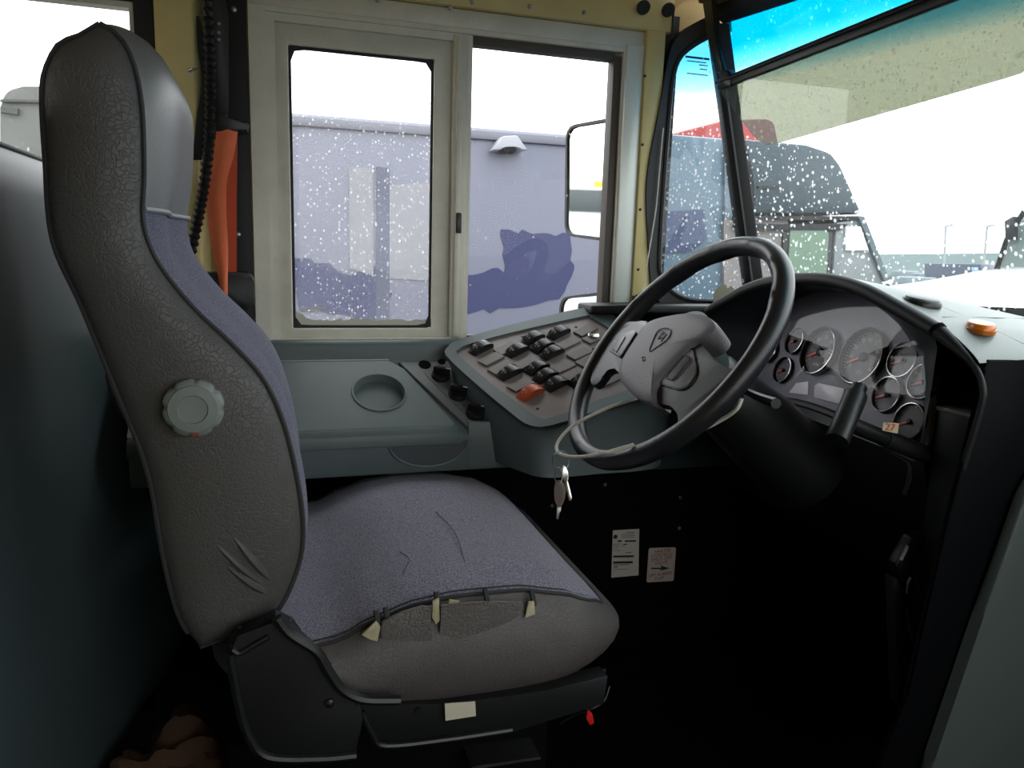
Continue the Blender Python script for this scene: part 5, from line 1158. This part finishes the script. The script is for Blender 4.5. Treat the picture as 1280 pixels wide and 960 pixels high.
# ================================================================== STICKERS ON THE LOWER SIDE LINING
SYP = WY - 0.0125
t = thing('data_label', 'tall pale printed data label on the black panel below the console', 'label', at(780, 722, 'Y', SYP))
bm = NB(); prism(bm, [at(a, b, 'Y', SYP) for a, b in ((766, 663), (799, 661), (798, 719), (764, 722))], (0, -0.0006, 0)); part('paper', bm, PAPER, t)
bm = NB(); yb = SYP - 0.0008
def bar(x0, y0, x1, y1): prism(bm, [at(a, b, 'Y', yb) for a, b in ((x0, y0), (x1, y0 - 0.4), (x1, y1 - 0.4), (x0, y1))], (0, -0.0002, 0))
for x0, y0, x1, h in ((782, 665.5, 793, .6), (777, 667.8, 793, .5), (777, 669.8, 794, .5), (777, 671.6, 792, .5), (772, 675.5, 777, 2), (781, 675.5, 795, 2), (766.5, 680, 776, .6), (779, 680, 784, 1.2), (766.5, 682.5, 774, .5), (776, 682.5, 781, .5), (766.5, 685, 773, .5), (766.5, 688, 776, .5), (782, 690.5, 789, .7), (766.5, 694.5, 792, 2.4), (784, 697.5, 786, .4), (766.5, 701.8, 791, 2.8), (767, 705.8, 786, .8), (767, 708.5, 772, 1.0), (767, 711.5, 784, .4)):
    bar(x0, y0, x1, y0 + h)
c = at(769.3, 671, 'Y', yb); lathe(bm, [(0.006, 0), (0.006, 0.0003)], mtx_of(c, (0, -1, 0)), 16)
part('lettering', bm, INK, t)
t = thing('valve_label', 'small square pale label with red print and arrow on the black panel', 'label', at(825, 727, 'Y', SYP))
bm = NB(); prism(bm, rpoly([at(a, b, 'Y', SYP) for a, b in ((811, 685), (845, 684), (842, 726), (808, 728))], 0.006), (0, -0.0006, 0)); part('paper', bm, mat('pink_paper', (205, 190, 180), 0.6), t)
bm = NB()
def TM(px, py):
    c = at(px, py, 'Y', yb); M_ = Matrix.Identity(4); tl = math.radians(1.5)
    for i, r_ in enumerate(((math.cos(tl), -0.12 * 0, 0), (0, 0, -1), (math.sin(tl), 1, 0))):
        for j in range(3): M_[i][j] = r_[j]
        M_[i][3] = c[i]
    return M_
for s, px, py, sz in (('HEATER', 828.5, 689, .0135), ('CONTROL', 827.5, 694, .0135), ('SHUT-OFF', 827, 698.8, .0135), ('VALVE', 826.5, 703.6, .0135), ('LIFT RUBBER', 825.5, 718, .0125), ('FLAP', 824.5, 722.8, .0125)):
    text_bm(bm, s, sz, TM(px, py), 0.0001)
part('lettering', bm, INKR, t)
bm = NB(); prism(bm, [at(a, b, 'Y', yb) for a, b in ((814, 709.6), (827, 709.6), (825, 706.5), (837, 710.3), (824, 714), (827, 711.4), (814, 711.4))], (0, -0.0002, 0)); part('arrow', bm, INK, t)

# ================================================================== VISOR, WIRES, SMALL THINGS AT THE WINDSCREEN
VX = 0.95
t = thing('sun_visor', 'smoky see-through sun visor hanging from a black bar across the windscreen', 'sun visor', at(960, 180, 'X', VX))
vp = [(898, 112), (1168, 5), (1310, -50), (1330, 20), (1300, 72), (1275, 92), (1255, 98), (975, 178), (957, 181), (943, 172), (930, 155)]
bm = NB(); prism(bm, [at(a, b, 'X', VX) for a, b in vp], (0.003, 0, 0), 0.001, 1); part('visor_panel', bm, glass('smoky_visor', (0.155, 0.16, 0.108), haze=0.03, gloss=0.06, speck=(70, 0.16, 0.8, (0.25, 0.25, 0.2), 1.0)), t)
b0, b1 = at(896, 106, 'X', VX - 0.004), at(1320, -62, 'X', VX - 0.004)
bm = NB(); prism(bm, [b0 + V((0, 0, 0.012)), b1 + V((0, 0, 0.012)), b1 + V((0, 0, -0.012)), b0 + V((0, 0, -0.012))], (0.014, 0, 0), 0.004); part('bar', bm, BLK, t)
bm = NB(); tube(bm, [b0 + V((-0.003, 0, 0.003)), b1 + V((-0.003, 0, 0.003))], 0.0025, 6); part('bar_ridge', bm, BLK2, t)
bm = NB(); prism(bm, [at(a, b, 'X', VX) for a, b in ((876, -10), (889, -10), (892, 40), (904, 89), (894, 91), (884, 45))], (0.012, 0, 0), 0.002); part('arm', bm, BLK, t)
bm = NB(); prism(bm, [at(a, b, 'X', VX - 0.006) for a, b in ((898, 88), (908, 87), (914, 100), (912, 108), (900, 106))], (0.02, 0, 0), 0.003); part('clamp', bm, BLK, t)
bm = NB(); prism(bm, [at(a, b, 'X', VX) for a, b in ((872, -2), (886, -4), (887, 3), (873, 4))], (0.02, 0, 0), 0.002); part('ceiling_clip', bm, BLK, t)
bm = NB(); tube(bm, smooth_path([at(a, b, 'Y', 1.715) for a, b in ((842, 12), (841, 30), (840, 45))], 4), 0.003, 6)
single('grab_wire', bm, BLK2, 'short black wire dropping from a grommet at the top of the pillar', 'wire')
for px, py, lb in ((804, 9, 'black oval grommet in the tan header left of the wire'), (835, 12, 'black oval grommet where the short wire enters')):
    c = at(px, py, 'Y', 1.70); bm = NB(); lathe(bm, [(0.016, 0), (0.016, 0.004), (0.012, 0.006), (0.002, 0.004)], mtx_of(c, (0, -0.8, -0.6)), 24); single('grommet', bm, BLK2, lb, 'grommet')
bm = NB(); tube(bm, smooth_path([at(a, b, 'Y', 1.708) for a, b in ((829, 160), (825, 205), (820, 260), (812, 310), (806, 345), (803, 365))], 5), 0.0016, 6); single('thin_wire', bm, CORDM, 'thin pale wire running down the black windscreen gasket', 'wire')
# round inspection disc with a notch at the foot of the corner pane
c = at(906, 372, 'Y', 1.672); dpts = []
for k in range(40):
    a = 2 * PI * k / 40; r_ = 0.033
    if abs(((a - math.radians(80) + PI) % (2 * PI)) - PI) < 0.16: r_ = 0.024
    dpts.append(c + V((r_ * math.cos(a), -0.12 * r_ * math.cos(a) * 0 - 0.0, r_ * math.sin(a))))
bm = NB(); prism(bm, dpts, (0, 0.0012, 0)); single('inspection_disc', bm, DISC, 'round olive notched disc at the foot of the corner windscreen pane', 'sticker')
